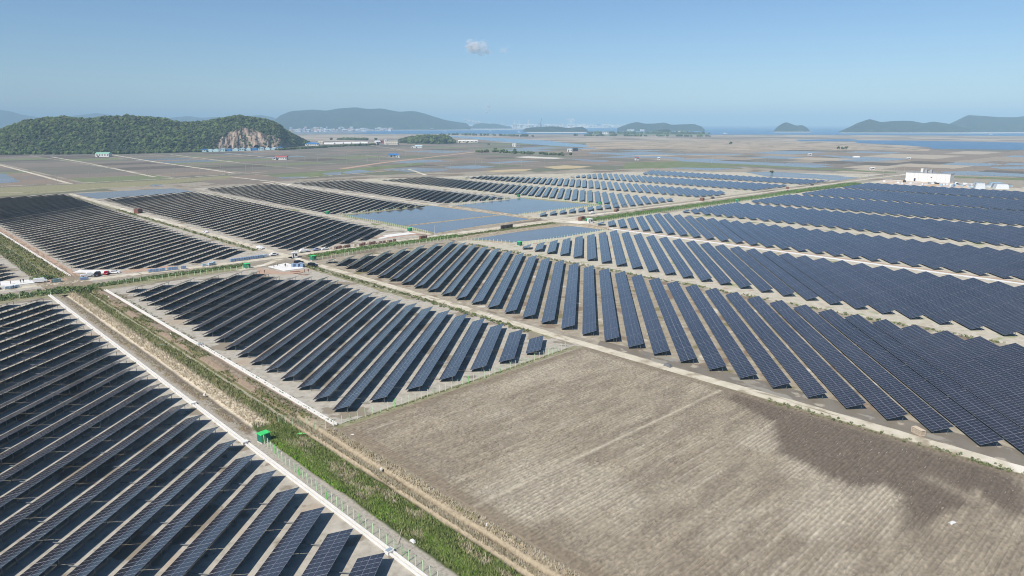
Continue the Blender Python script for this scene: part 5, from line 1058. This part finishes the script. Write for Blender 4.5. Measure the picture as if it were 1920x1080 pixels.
# ---------------------------------------------------------------- plants
def tufts(name, P, hmin, hmax, wd, mats, nb=4, lean=.5, label=None):
    """many small upright blades: P is (n,3)"""
    n = len(P); a = RNG.random((n, nb))*6.28; hh = RNG.uniform(hmin, hmax, (n, nb)); r0 = RNG.random((n, nb))*wd*1.6
    base = P[:, None, :]+np.stack([np.cos(a)*r0, np.sin(a)*r0, np.zeros_like(a)], -1)
    t = RNG.random((n, nb))*6.28; px, py = np.cos(t)*wd/2, np.sin(t)*wd/2
    tip = base+np.stack([np.cos(a)*hh*lean*RNG.random((n, nb)), np.sin(a)*hh*lean*RNG.random((n, nb)), hh], -1)
    b0 = base-np.stack([px, py, px*0], -1); b1 = base+np.stack([px, py, px*0], -1)
    V = np.stack([b0, b1, tip], 2).reshape(-1, 3); F = np.arange(len(V)).reshape(-1, 3)
    o = link(name, npmesh(name, V, F, mats, np.repeat(RNG.integers(0, len(mats), n), nb))); o['kind'] = 'stuff'
    if label: o['label'] = label
    return o
GR = [leafm('grass_blades', a, b, .5) for a, b in (((118, 138, 72), (148, 166, 92)), ((142, 152, 94), (172, 180, 122)), ((102, 122, 66), (130, 148, 86)))]
GRL = [leafm('lush_grass', a, b, .5) for a, b in (((118, 162, 58), (148, 190, 80)), ((132, 166, 70), (162, 194, 94)))]
DRY = [leafm('dry_reed', a, b, .5) for a, b in (((214, 200, 170), (236, 224, 198)), ((196, 180, 150), (222, 208, 178)), ((176, 166, 128), (200, 190, 154)))]
WEED = [leafm('weed_leaves', a, b, .5) for a, b in (((92, 112, 58), (122, 140, 80)), ((70, 92, 46), (98, 118, 66)), ((124, 128, 82), (150, 152, 108)))]
def scat(n, x0, x1, y0, y1, dens=None):
    x = RNG.uniform(x0, x1, n); y = RNG.uniform(y0, y1, n)
    if dens is not None: k = RNG.random(n) < dens(x, y); x, y = x[k], y[k]
    return np.stack([x, y, strip_z(x, y)], 1)
lushd = lambda x, y: sstep(.40, .58, fbm(x*.35, y*.12, 9))*(1-sstep(59.5, 61, x))
P = scat(15000, 57.0, 63.4, 45, 140, lambda x, y: .9-.6*sstep(.56, .68, fbm(x*.5, y*.25, 31))); P = P[~((P[:, 1] > 137) & (P[:, 0] < 60.5))]
tufts('grass', P, .25, .75, .16, GR, 4, .6, 'tall green grass filling the lower canal')
tufts('grass', scat(9000, 56.7, 61, 45, 138, lushd), .25, .6, .16, GRL, 4, .6, 'bright lush grass along the fence side of the canal')
tufts('dry_grass', scat(6500, 58.5, 63.5, 45, 138, lambda x, y: sstep(.56, .68, fbm(x*.5, y*.25, 31))), .3, .8, .13, DRY, 4, .6, 'pale dry grass patches in the canal')
tufts('dry_grass', scat(2600, 54.4, 56.5, 141, 312, lambda x, y: fbm(x*.8, y*.4, 88)), .1, .35, .12, DRY[1:], 4, .8, 'dry stubble on the strip beside the left drain')
tufts('reeds', scat(5000, 57.9, 60.7, 141, 312, lambda x, y: .5+.5*fbm(x*.5, y*.2, 3)), .3, 1.0, .09, DRY[:2], 4, .5, 'pale dry reeds on the ditch slope')
tufts('reeds', np.concatenate([scat(4500, 64.8, 65.7, 40, 140), scat(3000, 67.5, 69.4, 40, 128, lambda x, y: fbm(x*.6, y*.3, 8))]), .25, .8, .1, DRY, 4, .5, 'pale dry reeds beside the brown ditch')
tufts('grass', scat(8000, 60.6, 64, 140, 314, lambda x, y: .35+.65*sstep(.38, .6, fbm(x*.35, y*.12, 9))), .2, .7, .15, GR[1:]+WEED[2:]+DRY[2:], 4, .6, 'grass on the berm between ditch and concrete channel')
tufts('weeds', scat(3800, 64.6, 69.6, 130, 312, lambda x, y: sstep(.46, .62, fbm(x*.35, y*.12, 9))), .15, .55, .14, WEED, 4, .7, 'weeds on the brown bank beside the right drain')
tufts('grass', scat(7000, 54, 66, 347, 700, lambda x, y: .3+.6*fbm(x*.3, y*.06, 9)), .3, .9, .3, DRY[2:]+WEED, 3, .6, 'grass on the canal banks beyond the cross road')
def bushes(name, n, pts, wd, r0, r1, mats, label, zf=0.0):
    P = [Vector(p) for p in pts]; Ls = [(b-a).length for a, b in zip(P, P[1:])]; out, rad = [], []
    for _ in range(n):
        d = RNG.random()*sum(Ls); i = 0
        while d > Ls[i]: d -= Ls[i]; i += 1
        p = P[i].lerp(P[i+1], d/Ls[i]); dr = (P[i+1]-P[i]).normalized(); o_ = RNG.uniform(-wd/2, wd/2); r_ = RNG.uniform(r0, r1); out.append((p.x-dr.y*o_, p.y+dr.x*o_, r_*.45+zf)); rad.append(r_)
    # every bush: a ragged tuft of broad leaves
    c = np.array(out); q = np.array(rad); k = 26; m = len(c)
    dirs = RNG.normal(size=(m, k, 3)); dirs[..., 2] = np.abs(dirs[..., 2])*.8-.2; dirs /= np.linalg.norm(dirs, axis=-1, keepdims=True)
    ctr = c[:, None]+dirs*q[:, None, None]*RNG.uniform(.45, 1.05, (m, k, 1)); s = q[:, None, None]*RNG.uniform(.22, .42, (m, k, 1))
    a = RNG.normal(size=(m, k, 3)); a /= np.linalg.norm(a, axis=-1, keepdims=True); b = np.cross(a, RNG.normal(size=(m, k, 3))); b /= np.linalg.norm(b, axis=-1, keepdims=True)
    V = np.stack([ctr-a*s, ctr+b*s*.55, ctr+a*s, ctr-b*s*.55], 2).reshape(-1, 3); V[:, 2] = np.maximum(V[:, 2], .02)
    o = link(name, npmesh(name, V, np.arange(len(V)).reshape(-1, 4), mats, np.repeat(RNG.integers(0, len(mats), m), k))); o['kind'] = 'stuff'; o['label'] = label
HED = [leafm('hedge_leaves', a, b, .4) for a, b in (((104, 126, 78), (136, 156, 100)), ((86, 108, 70), (114, 134, 88)), ((122, 140, 90), (150, 166, 112)))]; HBR = [leafm('strip_leaves', a, b, .4) for a, b in (((100, 134, 72), (130, 162, 94)), ((112, 140, 82), (142, 166, 106)), ((88, 118, 66), (114, 140, 84)))]
bushes('hedge', 700, [(-30, 320), (30, 320), (58, 317.5)], 9, .5, 1.05, HED, 'leafy hedge between cross road and the nearest left block')
bushes('hedge', 620, [(66, 318), (95, 319), (133, 318)], 6, .35, .8, HED, 'leafy hedge between cross road and canal block')
bushes('undergrowth', 240, [(55, 320), (62, 315), (66, 308)], 8, .4, 1.2, HED+WEED[2:], 'tangled undergrowth where the canal passes under the cross road')
bushes('undergrowth', 110, [(56, 352), (58, 347)], 7, .5, 1.0, HED, 'green bush clump by the canal beyond the cross road')
bushes('hedge', 900, [(164, 316), (200, 318.6), (262, 316)], 7, .4, .85, HBR, 'bright green weeds right of the junction')
bushes('hedge', 500, [(262, 315), (300, 315), (342, 314)], 5, .3, .65, WEED, 'weeds on the pond bank below the cross road')
bushes('hedge', 2600, [(365, 306), (450, 303.5), (545, 300), (650, 298)], 9, .6, 1.15, HBR+HED[:1], 'long green strip of weeds along the cross road')
bushes('hedge', 1300, [(650, 299), (815, 292)], 11, .8, 1.4, HBR, 'far end of the green strip before the white hall')
bushes('weeds', 190, [(153.2, 70), (153.8, -10)], 2.4, .15, .45, WEED, 'weeds along the near side of the dirt road at the right')
bushes('weeds', 420, [(152, 150), (152.6, 215), (152, 300)], 3.2, .25, .6, WEED, 'weeds along the dirt road beside the canal block')
bushes('weeds', 70, [(71, 128.4), (150, 128.9)], 1.2, .12, .28, WEED, 'low weeds at the foot of the field fence')
bushes('weeds', 500, [(246.5, 40), (246.8, 290)], 3, .25, .6, WEED, 'weeds along the grassy track between panel blocks')
bushes('weeds', 300, [(152.6, 352), (153, 600)], 3, .3, .7, WEED, 'weeds beside the dirt road beyond the cross road')
bushes('weeds', 260, [(71, 129), (72, 300)], 1.2, .12, .35, WEED, 'sparse weeds along the right drain')
# ---------------------------------------------------------------- cloud, smoke, air
def volmat(name, col, dens, aniso=0.0):
    m = bpy.data.materials.new(name); m.use_nodes = True; t = m.node_tree; t.nodes.clear()
    o = t.nodes.new('ShaderNodeOutputMaterial'); v = t.nodes.new('ShaderNodeVolumePrincipled')
    v.inputs['Color'].default_value = (*col, 1); v.inputs['Density'].default_value = dens; v.inputs['Anisotropy'].default_value = aniso
    t.links.new(v.outputs[0], o.inputs['Volume']); return m
def vapour(name, alpha):
    m = bpy.data.materials.new(name); m.use_nodes = True; t = m.node_tree; t.nodes.clear(); N = t.nodes; K = t.links
    o = N.new('ShaderNodeOutputMaterial'); d = N.new('ShaderNodeBsdfDiffuse'); l = N.new('ShaderNodeBsdfTranslucent'); c = N.new('ShaderNodeBsdfTransparent'); a, b = N.new('ShaderNodeMixShader'), N.new('ShaderNodeMixShader')
    for n in (d, l): n.inputs['Color'].default_value = (.95, .95, .95, 1)
    a.inputs[0].default_value = .5; b.inputs[0].default_value = alpha
    K.new(d.outputs[0], a.inputs[1]); K.new(l.outputs[0], a.inputs[2]); K.new(c.outputs[0], b.inputs[1]); K.new(a.outputs[0], b.inputs[2]); K.new(b.outputs[0], o.inputs['Surface']); return m
def puffs(name, c, parts, vm, label, cat, k=16):
    """a loose heap of thin vapour lumps: parts are (sideways, up, radius)"""
    t = empty(name, c, 0, label, cat); Vs, Fs, off = [], [], 0
    for (dx, dz, r_) in parts:
        for q in range(k):
            a = RNG.normal(size=3)*r_*.55; s = r_*RNG.uniform(.25, .7); V, F = BLOB2[RNG.integers(6)]; X_, Y_, Z_ = dx+a[0], a[1], dz+a[2]*.7
            Vs.append(V*np.array([s, s, s*.8])+np.array([X_*math.cos(HEAD)+Y_*math.sin(HEAD), -X_*math.sin(HEAD)+Y_*math.cos(HEAD), Z_])); Fs.append(F+off); off += len(V)
    link('puff', npmesh('puff', np.concatenate(Vs), np.concatenate(Fs), vm, smooth=True), t)
cd = 9000; ca_ = HEAD+math.atan((897-960)/1316)
cpos = (math.sin(ca_)*cd, math.cos(ca_)*cd, CAM_H+cd*.1005)
puffs('cloud', cpos, [(-110, 18, 40), (-70, 0, 50), (-25, 25, 72), (35, 25, 66), (75, -5, 52), (10, -20, 66), (118, -40, 32), (150, -45, 24), (-60, -25, 40)], vapour('cloud_vapour', .12), 'small white puff of cloud alone in the blue sky', 'cloud')
puffs('cloud', (math.sin(ca_+.036)*cd, math.cos(ca_+.036)*cd, CAM_H+cd*.098), [(-20, 0, 46), (25, 4, 40)], vapour('thin_vapour', .035), 'faint wisp of cloud right of the small white cloud', 'cloud')
def smoke(u, lst, lb, al): puffs('smoke_plume', (u[0], u[1], 0), lst, vapour('smoke_vapour', al), lb, 'smoke', 7)
smoke((7017.0,7798.0), [(0, 225, 20), (8, 255, 24), (10, 285, 26), (26, 315, 26), (38, 345, 20)], 'thin white smoke plume rising across the bay', .4)
smoke((6898.2,7912.6), [(0, 80, 34), (-50, 95, 34), (-100, 110, 30), (-150, 120, 26), (50, 78, 30)], 'low white smoke behind the dark headland across the bay', .32)
smoke((8959.9,7867.8), [(0, 100, 44), (40, 120, 38), (-30, 130, 30)], 'white smoke above the tanks across the bay', .3)
mb = MB(); mb.box((0, 0, 0), (110000, 110000, 426)); hz = mb.build('haze', volmat('haze_air', (.50, .76, .94), 1.2e-4, -.22), None, (0, 0, 210)); hz['kind'] = 'stuff'
